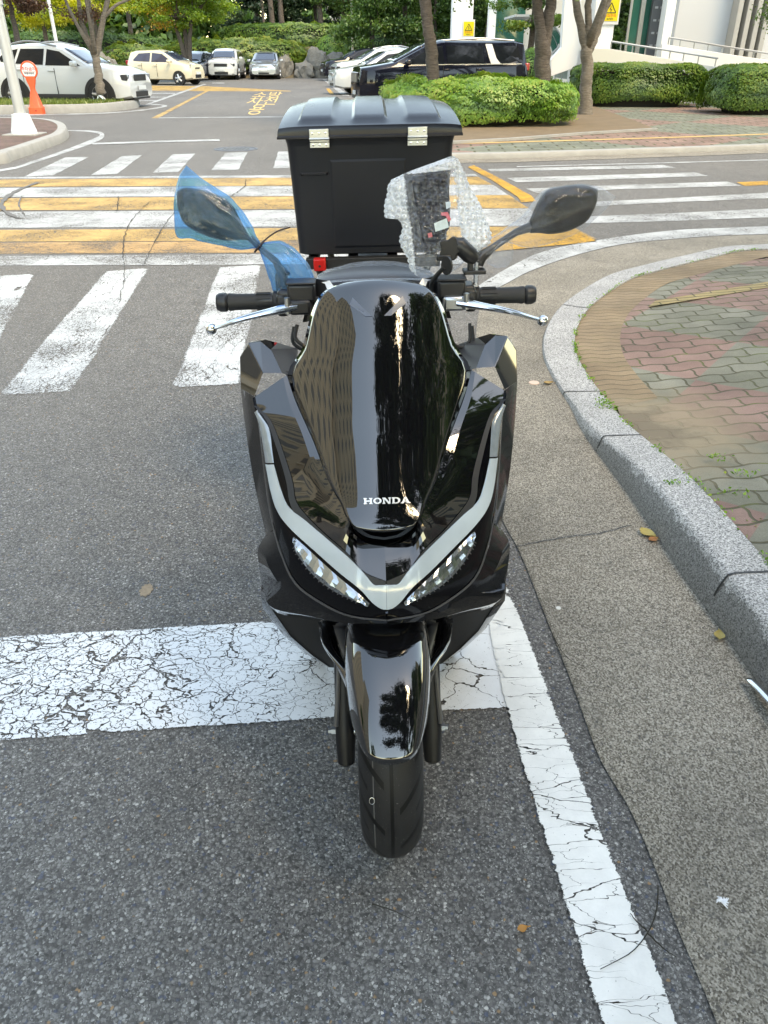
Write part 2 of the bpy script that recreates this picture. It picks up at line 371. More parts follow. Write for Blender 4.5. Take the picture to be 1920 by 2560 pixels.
# raised crossing: alternating bands across the road
def band(v0, v1, uR0, uR1, mat, slope=-.008):
    xs = np.linspace(-500, 1, 6)
    l = [(u, v0 + slope * u * .8) for u in (-500, 0, 500)] + [(uR0, v0 + slope * uR0 * .8)]
    r = [(u, v1 + slope * u * .5) for u in (-500, 0, 500)] + [(uR1, v1 + slope * uR1 * .5)]
    paint(RM, l, r, mat, .004, .03)
W, Y = M['white'], M['yellow']
band(443, 448, 1190, 1200, W); band(449, 468, 1195, 1235, Y); band(470, 494, 1235, 1275, W); band(496, 527, 1275, 1325, Y)
band(530, 571, 1325, 1375, W); band(575, 606, 1430, 1500, M['yellow']); band(607, 636, 1180, 1200, M['yellow_worn']); band(640, 666, 1180, 1185, M['white_worn'])
paint(RM, [(1200, 590), (1340, 585), (1436, 572)], [(1190, 636), (1330, 622), (1500, 606)], M['yellow2'], .008, .03)
paint(RM, [(1184, 413), (1250, 446), (1330, 490), (1345, 505)], [(1168, 419), (1225, 450), (1292, 494), (1300, 508)], M['yellow2'], .008, .03)
for a in ([(54, 443), (160, 394)], [(135, 440), (228, 392)]), ([(222, 439), (302, 390)], [(296, 436), (359, 388)]), ([(376, 433), (428, 386)], [(450, 431), (492, 384)]), ([(523, 427), (561, 382)], [(600, 425), (623, 380)]), ([(679, 422), (692, 379)], [(755, 420), (762, 378)]), ([(830, 418), (826, 377)], [(905, 416), (895, 376)]):
    paint(RM, a[0], a[1], W, .004, .05)
for l, r in (([(1215, 423), (1500, 416), (1659, 412)], [(1225, 430), (1500, 424), (1697, 421)]),
             ([(1262, 445), (1500, 438), (1739, 431)], [(1290, 457), (1500, 450), (1777, 441)]),
             ([(1310, 472), (1560, 462), (1819, 454)], [(1340, 484), (1560, 474), (1861, 466)]),
             ([(1420, 508), (1660, 496), (1920, 482), (2300, 462)], [(1420, 520), (1660, 508), (1920, 497), (2300, 478)]),
             ([(1440, 542), (1660, 534), (1920, 522), (2300, 505)], [(1460, 560), (1660, 555), (1920, 545), (2300, 528)])):
    paint(RM, l, r, W, .004, .04)
paint(RM, [(1838, 456), (1960, 451), (2400, 433)], [(1861, 466), (1960, 461), (2400, 443)], M['yellow2'], .004, .03)
paint(RM, [(1290, 416), (1600, 408), (1920, 399), (2400, 384)], [(1290, 418.5), (1600, 410.5), (1920, 401.5), (2400, 386.5)], W, .004, .02)
paint(RM, [(1165, 735), (1220, 700), (1283, 664), (1347, 634), (1431, 613), (1557, 592), (1684, 577), (1811, 571), (1920, 567), (2300, 556)],
      [(1185, 760), (1220, 736), (1262, 714), (1325, 681), (1431, 643), (1557, 613), (1684, 600), (1811, 591), (1920, 588), (2300, 576)], W, .008, .03, n=30)
# parking lot lines far back
paint(RM, [(-300, 455), (0, 424), (80, 403), (154, 378), (216, 354), (244, 342), (247, 335), (216, 329.5), (168, 328)], [(-300, 461), (0, 429.5), (85, 408), (162, 383), (230, 359.5), (260, 344), (255, 331), (216, 326), (168, 325.5)], W, .004, .02, n=26)
paint(RM, [(228, 358.5), (400, 352.5), (550, 349)], [(230, 363), (400, 357), (552, 353.5)], W, .008, .03)
paint(RM, [(-200, 288), (0, 287), (230, 283), (340, 275.5), (395, 268), (404, 264), (366, 261)], [(-200, 290.5), (0, 289.5), (230, 285.5), (345, 278), (408, 269), (416, 263), (372, 259)], W, .004, .02, n=20)
paint(RM, [(361, 262), (440, 234), (508, 210)], [(372, 262.5), (450, 235), (518, 210.5)], W, .008, .03)
paint(RM, [(376, 296), (450, 259), (512, 228)], [(396, 296), (464, 259), (522, 228)], Y, .004, .03)
paint(RM, [(396, 294), (560, 292.5), (900, 290)], [(396, 296), (560, 294.5), (900, 292)], W, .004, .02)
paint(RM, [(350, 214), (520, 216), (640, 222), (728, 227.5)], [(350, 226), (500, 228), (640, 228.4), (728, 228.6)], M['yellow'], .004, .03)
for v in (233.5, 243, 252):
    paint(RM, [(330, v - .8), (440 - (v - 233) * 2.4, v - .8)], [(330, v + .8), (440 - (v - 233) * 2.4, v + .8)], W, .004, .03)
paint(RM, [(806, 199), (826, 214), (856, 240)], [(816, 199), (840, 214), (876, 240)], W, .004, .03)
paint(RM, [(815, 222), (824, 236)], [(824, 221.5), (836, 236)], M['yellow2'], .008, .03)
paint(RM, [(530, 207), (562, 207)], [(530, 208.6), (562, 208.6)], W, .004, .02)
# lettering on the road, foreshortened, written to be read by drivers coming out
fc = bpy.data.curves.new('road_lettering', 'FONT'); fc.body = "소방\n차전\n용"; fc.size = 1.0; fc.align_x = 'CENTER'; fc.space_line = .86
fo = bpy.data.objects.new('tmp', fc); COL.objects.link(fo)
dg = bpy.context.evaluated_depsgraph_get(); me = bpy.data.meshes.new_from_object(fo.evaluated_get(dg)); bpy.data.objects.remove(fo)
if len(me.vertices):
    co = np.array([v.co[:] for v in me.vertices]); mn, mx = co.min(0), co.max(0)
    c00, c10, c01, c11 = G(590, 287), G(675, 287), G(640, 230), G(708, 230)
    for v in me.vertices:
        a = (v.co.x - mn[0]) / (mx[0] - mn[0]); bb = (v.co.y - mn[1]) / (mx[1] - mn[1])
        p = c00.lerp(c10, a).lerp(c01.lerp(c11, a), bb); v.co = (p.x, p.y, .005)
    me.materials.clear(); me.materials.append(plain('road_lettering_paint', (.62, .42, .16), .7, var=.3))
    o = bpy.data.objects.new('road_lettering', me); COL.objects.link(o); struct(o)
# ------------------------------------------------------------------ gutter, kerb and near pavement
K = .422
outer = [(p[0] * K + 1220, p[1] * K + 360) for p in [(2600, 560), (2100, 585), (1659, 610), (1400, 625), (1200, 668), (900, 740), (700, 800), (500, 920), (400, 1010), (340, 1110), (320, 1200), (330, 1290), (380, 1400), (440, 1500), (490, 1580)]]
# foot of the kerb face past the corner, in px
outer += [(1465, 1100), (1573, 1247), (1721, 1469), (1877, 1694), (2120, 2050), (2600, 2760)]
cl = [G(*p) for p in cr(outer, 90)]
cl = [Vector((p.x, p.y, 0)) for p in cl]
_d = (cl[-1] - cl[-4]).normalized(); _d = Vector((.14, -1, 0)).normalized(); cl += [cl[-1] + _d * k for k in (.6, 1.5, 3, 5, 8, 12)]
def tangent(P, i): return (P[min(i + 1, len(P) - 1)] - P[max(i - 1, 0)]).normalized()
def offset(P, d): return [p + Vector((-tangent(P, i).y, tangent(P, i).x, 0)) * d for i, p in enumerate(P)]
# kerb height: dropped at the corner, full beside the scooter
def kh(p):
    t = min(1, max(0, (3.7 - p.y) / 1.6)); t = t * t * (3 - 2 * t)
    return .03 + .115 * t
def kerb(name, P, hfun, width, side, mat=None, segs=1.0, soot=1.0, batter=.035):
    rows = []; so_ = []
    for i, p in enumerate(P):
        t = tangent(P, i); nrm = Vector((-t.y, t.x, 0)) * side; h = hfun(p); b = batter * min(1, h / .13)
        prof = [(0, -.02, 1), (0.002, h * .25, 1), (b * .5, h * .62, .78), (b * .92, h * .90, .50), (b + .004, h * .965, .34), (b + .014, h * .995, .2), (b + .024, h, .12), (width * .6, h, 0), (width, h, 0), (width, -.02, 0)]
        rows.append([p + nrm * a + Vector((0, 0, z)) for a, z, s_ in prof]); so_ += [s_ * soot * min(1, max(0, (h - .03) / .06)) for a, z, s_ in prof]
    mb = MB(); mb.loft(rows); o = mb.obj(name, mat or M['granite'], angle=35, face_to=(0, 0, 1)); struct(o)
    at = o.data.attributes.new('soot', 'FLOAT', 'POINT'); at.data.foreach_set('value', so_)
    return o
side = 1 if (offset(cl, 1.0)[45].x > cl[45].x) else -1
KW = .185
kerb('kerb', cl, kh, KW, side)
inner = offset(cl, side * KW)
# joints between kerb stones: thin dark mortar strips let into the stone
for i in (17, 34, 58, 68, 77, 92, 94):
    p, q = cl[i], inner[i]; h = kh(p); t = tangent(cl, i); d = (q - p).normalized()
    e = .035 * min(1, h / .13); mb = MB()
    prof = [p + Vector((0, 0, 0)) - d * .0015, p + d * (e * .5 - .0025) + Vector((0, 0, h * .62 + .001)), p + d * (e * .92 - .0022) + Vector((0, 0, h * .90 + .0012)), p + d * (e + .003) + Vector((0, 0, h * .965 + .0028)), p + d * (e + .013) + Vector((0, 0, h * .995 + .0024)), p + d * (e + .024) + Vector((0, 0, h + .002)), q + Vector((0, 0, h + .0018))]
    prof = [a + t * random.uniform(-.003, .003) for a in prof]
    mb.loft([[a - t * .0042, a + t * .0042] for a in prof]); struct(mb.obj('kerb_joint', M['matte'], smooth=False))
# gutter: from the foot of the kerb to the asphalt
ge = [(2600, 560), (2300, 577), (1920, 588), (1811, 591), (1684, 600), (1557, 613), (1431, 643), (1325, 681), (1262, 714), (1222, 737), (1195, 790), (1190, 900), (1205, 1080), (1245, 1275), (1300, 1386), (1361, 1538), (1434, 1725), (1499, 1900), (1573, 2026), (1638, 2177), (1686, 2308), (1742, 2442), (1790, 2560), (1960, 3000)]
GE = [G(*p) for p in cr(ge, 90)]; GE += [GE[-1] + _d * k for k in (.6, 1.5, 3, 5, 8, 12)]
rows = [[Vector((a.x, a.y, .006)), Vector((a.x, a.y, .010)) + (b - a).normalized() * .02, a.lerp(b, .5) + Vector((0, 0, .007)), b + (b - a).normalized() * .02 + Vector((0, 0, .009))] for a, b in zip(GE, cl)]
mb = MB(); mb.loft(rows); struct(mb.obj('gutter', M['gutter'], face_to=(0, 0, 1)))
# joint across the gutter
mb = MB(); J = [G(*p) for p in cr([(1290, 1375), (1350, 1362), (1430, 1348), (1500, 1340), (1575, 1320)], 24)]
mb.loft([[p + Vector((0, .0022 * math.sin(i * 2.1), .0125)), p + Vector((0, .004 + .0022 * math.sin(i * 2.1 + .6), .0125))] for i, p in enumerate(J)]); struct(mb.obj('gutter_joint', M['matte'], smooth=False, face_to=(0, 0, 1)))
# border course of tan blocks behind the kerb, then the field
BW = .26
bo = offset(inner, side * BW)
def pz(p): return kh(p) - .004
ycut = G(1500, 1035).y
bo = [b if b.y > ycut + .12 else a + (b - a) * max(.02, (b.y - ycut) / .12) if b.y > ycut else a + (b - a) * .02 for a, b in zip(inner, bo)]
mb = MB(); E2 = [(a, b) for a, b in zip(inner, bo) if b.y > ycut - .15]
mb.loft([[a + Vector((0, 0, kh(a) - .012)), a.lerp(b, .1) + Vector((0, 0, kh(a) - .006)), b + Vector((0, 0, kh(a) - .004))] for a, b in E2])
M['border'] = paver_mat('tan_border_blocks', (.36, .25, .15), (.42, .30, .19), None, 0, 60, .066, .004, wav=.009, wl=.15, stain=((*G(1500, 1010)[:2], .1), .75))
struct(mb.obj('pavement_border', M['border'], face_to=(0, 0, 1)))
st = G(1690, 985, .06)
M['field'] = paver_mat('red_and_green_pavers', (.31, .18, .15), (.41, .26, .22), ((.22, .22, .165), (.31, .305, .245), R(38), 1.45, (.35, .2, 0)), R(-8), .205, .11, .007, ((st.x, st.y, .06), .72), wav=.010)
far = 9.0
rows = []
ys = np.linspace(min(p.y for p in bo) - .2, max(p.y for p in bo), 140)
bx = np.array([[p.x, p.y] for p in bo])
for y in ys:
    # leftmost crossing of the border line at this y
    xs = [a[0] + (b[0] - a[0]) * (y - a[1]) / (b[1] - a[1]) for a, b in zip(bx[:-1], bx[1:]) if (a[1] - y) * (b[1] - y) <= 0 and a[1] != b[1]]
    if not xs: continue
    x0 = min(xs); h = kh(Vector((0, y, 0))) - .005
    rows.append([Vector((x0 + (far - x0) * k, y, h + (.13 - h) * min(1, k * 3) if k > .02 else h)) for k in (0, .02, .08, .2, .4, 1)])
mb = MB(); mb.loft(rows); struct(mb.obj('pavement', M['field'], face_to=(0, 0, 1)))

def pfz(x, y):
    xs = [a[0] + (b[0] - a[0]) * (y - a[1]) / (b[1] - a[1]) for a, b in zip(bx[:-1], bx[1:]) if (a[1] - y) * (b[1] - y) <= 0 and a[1] != b[1]]
    h = kh(Vector((0, y, 0))) - .005; k = (x - (min(xs) if xs else x)) / max(.1, far - (min(xs) if xs else x)); return h + (.13 - h) * min(1, max(0, k) * 3)
M['ochre'] = paver_mat('ochre_ribbed_blocks', (.44, .33, .15), (.50, .38, .18), None, R(-8), .30, .06, .006, wav=.004)
st_rows = []
for t in np.linspace(0, 1, 30):
    a, b = G(1640 + 700 * t, 742 - 92 * t, .06), G(1622 + 718 * t, 757 - 88 * t, .06)
    st_rows.append([Vector((p.x, p.y, pfz(p.x, p.y) + .004)) for p in (a, a.lerp(b, .5), b)])
mb = MB(); mb.loft(st_rows); struct(mb.obj('pavement_stripe', M['ochre'], face_to=(0, 0, 1)))
# ------------------------------------------------------------------ the scooter
SC = empty('scooter', (.017, REF, 0), (0, -.018, .025), 'glossy black scooter with a black delivery box, parked across the stop line', 'scooter')
FR = (0, -1, .5); M['nut'] = plain('dull_zinc', (.22, .23, .24), .45, .8); M['mirror'] = plain('mirror_back_plastic', (.003, .003, .004), .28, spec=.06)
gl, sa, ma = M['gloss'], M['satin'], M['matte']
# centre cowl ------------------------------------------------------
L_plain = L
def L(hw, v, s): return L_plain(hw, v, .03 + (s - .03) * .78)
CW = [((699, .50), (88, 706, .52)), ((712, .482), (125, 720, .522)), ((735, .462), (150, 745, .528)), ((780, .432), (170, 790, .525)), ((860, .382), (193, 870, .49)), ((930, .342), (229, 931, .45)),
      ((1026, .287), (197, 1026, .385)), ((1104, .243), (166, 1104, .32)), ((1200, .185), (133, 1200, .25)), ((1260, .148), (105, 1255, .20)), ((1305, .120), (91, 1293, .165)), ((1330, .108), (72, 1316, .138))]
ctr = cr([c for c, e in CW], 34); edg = cr([e for c, e in CW], 34)
GX = 2.9      # curvature of the cowl across the scooter
COWLPX, COWL = [], []
for c, e in zip(ctr, edg):
    rp, rl = [], []
    for t in np.linspace(-1, 1, 29):
        hw, v = e[0] * t, c[0] + (e[1] - c[0]) * t * t; s_ = c[1]
        for _ in range(4): x = L(abs(hw), v, s_)[0]; s_ = c[1] + GX * x * x / .78
        p = L(abs(hw), v, s_); rp.append((hw, v)); rl.append((math.copysign(p[0], t), p[1], p[2]))
    COWLPX.append(rp); COWL.append(rl)
EDGE_S = []
for c, e in zip(ctr, edg):
    s_ = c[1]
    for _ in range(4): x = L(e[0], e[1], s_)[0]; s_ = c[1] + GX * x * x / .78
    EDGE_S.append((e[0], e[1], s_))
rows = [[(x, s + .02, z - .004) for x, s, z in COWL[0]]] + COWL + [[(x * .97, s + .025, z - .012) for x, s, z in COWL[-1]]]
cowl = MB().loft(rows).obj('front_cowl', gl, SC, angle=180, face_to=FR, solid=.0012)
class Surf:
    def __init__(s, px, P):
        s.T = []
        for i in range(len(px) - 1):
            for k in range(len(px[0]) - 1):
                q = [(i, k), (i, k + 1), (i + 1, k + 1), (i + 1, k)]
                for t in ((q[0], q[1], q[2]), (q[0], q[2], q[3])):
                    s.T.append(([px[a][b] for a, b in t], [np.array(P[a][b]) for a, b in t]))
        s.A = np.array([t[0] for t in s.T], float)
    def at(s, u, v, off=0.0):
        A = s.A; d = (A[:, 1, 1] - A[:, 2, 1]) * (A[:, 0, 0] - A[:, 2, 0]) + (A[:, 2, 0] - A[:, 1, 0]) * (A[:, 0, 1] - A[:, 2, 1])
        d = np.where(abs(d) < 1e-9, 1e-9, d)
        w0 = ((A[:, 1, 1] - A[:, 2, 1]) * (u - A[:, 2, 0]) + (A[:, 2, 0] - A[:, 1, 0]) * (v - A[:, 2, 1])) / d
        w1 = ((A[:, 2, 1] - A[:, 0, 1]) * (u - A[:, 2, 0]) + (A[:, 0, 0] - A[:, 2, 0]) * (v - A[:, 2, 1])) / d
        w2 = 1 - w0 - w1; i = int(np.argmax(np.minimum(np.minimum(w0, w1), w2)))
        P = s.T[i][1]; p = P[0] * w0[i] + P[1] * w1[i] + P[2] * w2[i]
        n = np.cross(P[1] - P[0], P[2] - P[0]); n /= max(np.linalg.norm(n), 1e-9)
        if n[1] > 0: n = -n
        return tuple(p + n * off)
CS = Surf(COWLPX, COWL)
# maker's lettering in slab-serif capitals, built as raised bars
def glyphs():
    t, w = .24, .16           # serif/bar and stem
    def r(x0, y0, x1, y1): return [(x0, y0), (x1, y0), (x1, y1), (x0, y1)]
    H = [r(0, 0, .42, t * .6), r(.08, 0, .32, 1), r(0, 1 - t * .6, .42, 1), r(.68, 0, 1.1, t * .6), r(.78, 0, 1.02, 1), r(.68, 1 - t * .6, 1.1, 1), r(.32, .40, .78, .60)]
    def ring(cx, rx, a0, a1, n=14, tx=.24, ty=.17):
        q = []
        for k in range(n):
            a, b = a0 + (a1 - a0) * k / n, a0 + (a1 - a0) * (k + 1) / n
            q.append([(cx + rx * math.cos(a), .5 + .5 * math.sin(a)), (cx + rx * math.cos(b), .5 + .5 * math.sin(b)), (cx + (rx - tx) * math.cos(b), .5 + (.5 - ty) * math.sin(b)), (cx + (rx - tx) * math.cos(a), .5 + (.5 - ty) * math.sin(a))])
        return q
    O = ring(.52, .52, 0, 2 * math.pi, 20)
    Nn = [r(0, 0, .36, t * .6), r(.09, 0, .25, 1), r(0, 1 - t * .6, .3, 1), [(.09, 1), (.36, 1), (1.0, 0), (.74, 0)], r(.84, 0, 1.0, 1), r(.74, 1 - t * .6, 1.1, 1)]
    D = [r(0, 0, .5, t * .6), r(.08, 0, .32, 1), r(0, 1 - t * .6, .5, 1)] + ring(.5, .54, -math.pi / 2, math.pi / 2, 10, .24, .15)
    A = [[(.08, 0), (.28, 0), (.62, 1), (.42, 1)], [(.48, 1), (.68, 1), (1.06, 0), (.80, 0)], r(.28, .24, .82, .40), r(-.02, 0, .36, t * .55), r(.70, 0, 1.16, t * .55)]
    out, x = [], 0
    for g_, w_ in ((H, 1.1), (O, 1.04), (Nn, 1.1), (D, 1.04), (A, 1.14)):
        out += [[(a + x, b) for a, b in q] for q in g_]; x += w_ + .10
    return out, x - .1
gs, gw = glyphs(); mb = MB()
for q in gs:
    pts = [(8 - 57 + a / gw * 114, 1259.5 - b * 15) for a, b in q]
    mb.add([CS.at(u, v, .0035) for u, v in pts] + [CS.at(u, v, .0) for u, v in pts], [tuple(range(len(pts)))] + [(i, (i + 1) % len(pts), len(pts) + (i + 1) % len(pts), len(pts) + i) for i in range(len(pts))])
mb.obj('lettering', M['emblem'], cowl, smooth=False, face_to=FR)
for sg in (-1, 1):       # struts that show at the top of the smoked screen
    q = [(sg * a, b) for a, b in ((62, 742), (70, 760), (32, 790), (14, 790), (40, 765))]
    mb = MB().add([CS.at(u, v, .0012) for u, v in q], [tuple(range(5))]); mb.obj('screen_strut', M['strut'], cowl, smooth=False, face_to=FR)
# side panels ------------------------------------------------------
k0 = min(range(34), key=lambda i: abs(EDGE_S[i][1] - 931))
seam = [(e[0] + 2, e[1] + 1, e[2] + .001) for e in EDGE_S[k0:]]
seam = cr(seam[:-1:2] + [(78, 1330, .148), (44, 1357, .124), (0, 1366, .114)], 40)
pedge = cr([(311, 983, .435), (304, 1012, .41), (271, 1052, .37), (229, 1182, .275), (219, 1243, .235), (194, 1281, .205), (146, 1332, .155), (95, 1378, .105), (54, 1427, .066), (0, 1452, .045)], 40)
qedge = cr([(313, 986, .44), (308, 1014, .42), (302, 1062, .395), (292, 1184, .325), (282, 1272, .275), (259, 1374, .215), (225, 1454, .165), (160, 1506, .105), (92, 1538, .062), (0, 1551, .035)], 40)
def pts(c): return [L(*p) for p in c]
def lerp(a, b, k): return tuple(x + (y - x) * k for x, y in zip(a, b))
A, C, D = pts(seam), pts(pedge), pts(qedge); B = []
for i, (a, c) in enumerate(zip(A, C)):
    b = lerp(a, c, .10 + .42 * (i / 39) ** .8); B.append((b[0], b[1] - .003 * (1 - (i / 39) ** 4), b[2] + .002))
side_panels = {}
for sg in (1, -1):
    rows = []
    for i in range(40):
        a, b, c = A[i], B[i], C[i]; a0 = (a[0], a[1] + .012, a[2] - .004); c1 = (c[0], c[1] + .014, c[2] - .002)
        r = [a0, a, lerp(a, b, .5), b, lerp(b, c, .5), c, c1]
        rows.append([(sg * p[0], p[1], p[2]) for p in r])
    side_panels[sg] = MB().loft(rows).obj('side_panel', gl, SC, angle=14, face_to=FR)
    # dark filler behind the seam between cowl and panel
    MB().loft([[(sg * a[0] * .9, a[1] + .03, a[2]), (sg * a[0] * 1.03, a[1] + .022, a[2])] for a in A]).obj('seam_backing', ma, SC, face_to=FR)
# light unit -------------------------------------------------------
UP, UL = [], []
for i in range(40):
    p, q = pedge[i], qedge[i]
    rp, rl = [], []
    for k in np.linspace(0, 1, 9):
        h = lerp(p, q, k); l = L(*h); bul = .010 * math.sin(math.pi * k)
        rp.append((h[0], h[1])); rl.append((l[0] + bul * .3, l[1] - bul, l[2] + bul * .2))
    UP.append(rp); UL.append(rl)
US = Surf(UP, UL)
unit = {}
for sg in (1, -1):
    rows = []
    for r in UL:
        r2 = [(r[0][0], r[0][1] + .012, r[0][2] - .003)] + r + [(r[-1][0], r[-1][1] + .02, r[-1][2])]
        rows.append([(sg * p[0], p[1], p[2]) for p in r2])
    unit[sg] = MB().loft(rows).obj('headlight', M['lens'], SC, angle=40, face_to=FR)
di = cr([(263, 1150), (248, 1210), (231, 1256), (193, 1292), (143, 1338), (92, 1385), (54, 1427), (30, 1453), (14, 1456), (0, 1456.5)], 44)
do = cr([(287, 1150), (275, 1222), (257, 1273), (223, 1321), (172, 1372), (109, 1431), (58, 1473), (33, 1500), (15, 1517), (0, 1524)], 44)
ti = cr([(302, 1016), (276, 1060), (268, 1110), (264, 1146)], 16); to = cr([(306, 1020), (298, 1070), (292, 1110), (288, 1146)], 16)
hi = cr([(219, 1330), (196, 1352), (160, 1388), (109, 1436), (62, 1477), (38, 1500)], 24)
ho = cr([(220, 1342), (214, 1370), (176, 1425), (126, 1467), (75, 1493), (42, 1508)], 24)
do = [(b[0] + (a[0] - b[0]) * .09, b[1] + (a[1] - b[1]) * .09) for a, b in zip(di, do)]
di = [(a[0] + (b[0] - a[0]) * .04, a[1] + (b[1] - a[1]) * .04) for a, b in zip(di, do)]
for sg in (1, -1):
    def band3(a, b, prof):
        return MB().loft([[(sg * p[0] if x[0] else sg * .0002, p[1], p[2]) for p in [US.at(x[0] + (y[0] - x[0]) * k, x[1] + (y[1] - x[1]) * k, o) for k, o in prof]] for x, y in zip(a, b)])
    band3(di, do, [(0, .0004), (.04, .0030), (.5, .0038), (.96, .0030), (1, .0004)]).obj('daylight_strip', M['drl'], unit[sg], angle=40, face_to=FR)
    band3(ti, to, [(0, .0005), (.2, .003), (.5, .004), (.8, .003), (1, .0005)]).obj('turn_signal', plain('turn_signal_lens', (.26, .30, .33), .08, .3, .7, .5, var=.3, vscale=60), unit[sg], angle=180, face_to=FR)
    # bowl of the headlight: facets of a chromed reflector
    mb = MB(); mm = [(0, .001), (.18, .004), (.2, .002), (.42, .0045), (.44, .002), (.66, .0045), (.68, .002), (1, .001)]
    rows = []
    for j, (x, y) in enumerate(zip(hi, ho)):
        z = .0026 if j % 3 == 1 else 0
        rows.append([(sg * p[0], p[1], p[2]) for p in [US.at(x[0] + (y[0] - x[0]) * k, x[1] + (y[1] - x[1]) * k, o + z * math.sin(math.pi * k)) for k, o in mm]])
    mb.loft(rows).obj('reflector', M['reflector'], unit[sg], smooth=False, face_to=FR)
    mb = MB()
    for j in range(3, 20):   # ribbed lower edge of the reflector
        x, y = hi[j], ho[j]; e = [US.at(x[0] + (y[0] - x[0]) * k + d, x[1] + (y[1] - x[1]) * k, .0062) for k, d in ((.70, -1.6), (.70, 1.6), (.98, 1.6), (.98, -1.6))]
        mb.add([(sg * p[0], p[1], p[2]) for p in e], [(0, 1, 2, 3)])
    mb.obj('reflector_rib', M['grey'], unit[sg], smooth=False, face_to=FR)
for sg in (1, -1):       # black bezel inside the strip, thin grey seam outside the lens
    MB().loft([[(sg * p[0], p[1], p[2]) for p in (US.at(a[0] * .995, a[1] + 1, .0015), US.at(a[0] + (q[0] - a[0]) * .16, a[1] + (q[1] - a[1]) * .16 + 1.5, .0020))] for a, q in list(zip(pedge, qedge))[3:]]).obj('bezel', ma, unit[sg], face_to=FR, angle=180)
    MB().loft([[(sg * p[0], p[1], p[2]) for p in (US.at(a[0] + (q[0] - a[0]) * .95, a[1] + (q[1] - a[1]) * .95, .0015), US.at(a[0] + (q[0] - a[0]) * .985, a[1] + (q[1] - a[1]) * .985, .0025))] for a, q in list(zip(pedge, qedge))[2:]]).obj('lens_seam', M['grey'], unit[sg], face_to=FR, angle=180)
# shoulders: upper corners of the leg shield -----------------------
V = {k: L(*p) for k, p in dict(a=(324, 848, .53), b=(294, 843, .555), c=(346, 883, .545), d=(346, 961, .52), d2=(336, 1060, .45), e=(290, 924, .47), f=(313, 982, .452), g=(268, 866, .535), h=(243, 926, .468),
     i=(200, 866, .62), j=(203, 902, .575), k=(229, 931, .475), b2=(285, 840, .62), c2=(342, 888, .66), d3=(340, 970, .64), a2=(318, 846, .64), g2=(250, 850, .64)).items()}
def both(name, mat, faces, par=SC, solid=.004, ang=8, bev=.0022):
    for sg in (1, -1):
        ks = sorted({k for f in faces for k in f}); ix = {k: n for n, k in enumerate(ks)}
        vs = [(sg * V[k][0], V[k][1], V[k][2]) for k in ks]
        mk(name, vs, [tuple(ix[k] for k in f) for f in faces], mat, par, angle=ang, face_to=FR, bevel=bev, bseg=2)
both('shoulder_panel', gl, ['abeg'.replace('g', ''), 'bghe', 'acdfe', 'ac' + 'c', 'b'] if 0 else [('a', 'b', 'e'), ('b', 'g', 'h', 'e'), ('a', 'e', 'f', 'd', 'c'), ('a', 'a2', 'b2', 'b'), ('a', 'c', 'c2', 'a2'), ('c', 'd', 'd3', 'c2'), ('b', 'b2', 'g2', 'g')])
both('glovebox_panel', M['grey'], [('g', 'i', 'j', 'k', 'h'), ('g', 'g2', 'i')])
# long outer edge of the leg shield, running down beside the light unit
oe = cr([(346, 961, .52), (337, 1060, .455), (326, 1150, .40), (316, 1215, .36), (303, 1281, .32), (293, 1330, .30)], 16)
ob = cr([(340, 970, .66), (330, 1070, .62), (318, 1150, .58), (308, 1215, .55), (296, 1281, .52), (286, 1330, .50)], 16)
iq = cr([(313, 983, .445), (308, 1010, .424), (303, 1064, .398), (297, 1130, .362), (288, 1225, .305), (275, 1315, .25)], 16)
for sg in (1, -1):
    MB().loft([[(sg * p[0], p[1], p[2]) for p in (L(*c), L(*lerp(c, a, .35)), L(*a), L(*lerp(a, b, .12)), L(*b))] for a, b, c in zip(oe, ob, iq)]).obj('leg_shield_edge', M['gloss_low'], SC, angle=28, face_to=FR)
# lower wings ------------------------------------------------------
wq = cr([(280, 1300, .272), (262, 1372, .218), (243, 1418, .195), (225, 1456, .168), (195, 1482, .142), (130, 1520, .088), (95, 1540, .066), (0, 1553, .036)], 30)
wc = cr([(290, 1325, .30), (297, 1382, .252), (277, 1432, .218), (248, 1470, .185), (205, 1500, .148), (140, 1532, .092), (98, 1545, .068), (0, 1555, .038)], 30)
wo_ = cr([(293, 1327, .315), (313, 1360, .31), (314, 1392, .295), (303, 1459, .27), (284, 1510, .235), (197, 1533, .15), (105, 1554, .072), (0, 1558, .042)], 30)
for sg in (1, -1):
    MB().loft([[(sg * p[0], p[1], p[2]) for p in (L(*a), L(*b), L(*c), L(c[0] * .97, c[1] + 10, c[2] + .06), L(c[0] * .93, c[1] - 6, c[2] + .2))] for a, b, c in zip(wq, wc, wo_)]).obj('lower_wing', M['gloss_low'], SC, angle=18, face_to=FR, sub=0)
L = L_plain
# underside of the nose and the wells behind the wheel
MB().loft([[L(-200, 1534, .14), L(-100, 1552, .085), L(0, 1556, .05), L(100, 1552, .085), L(200, 1534, .14)], [L(-210, 1530, .3), L(-100, 1535, .3), L(0, 1540, .3), L(100, 1535, .3), L(210, 1530, .3)]]).obj('nose_underside', ma, SC, face_to=(0, 0, -1))
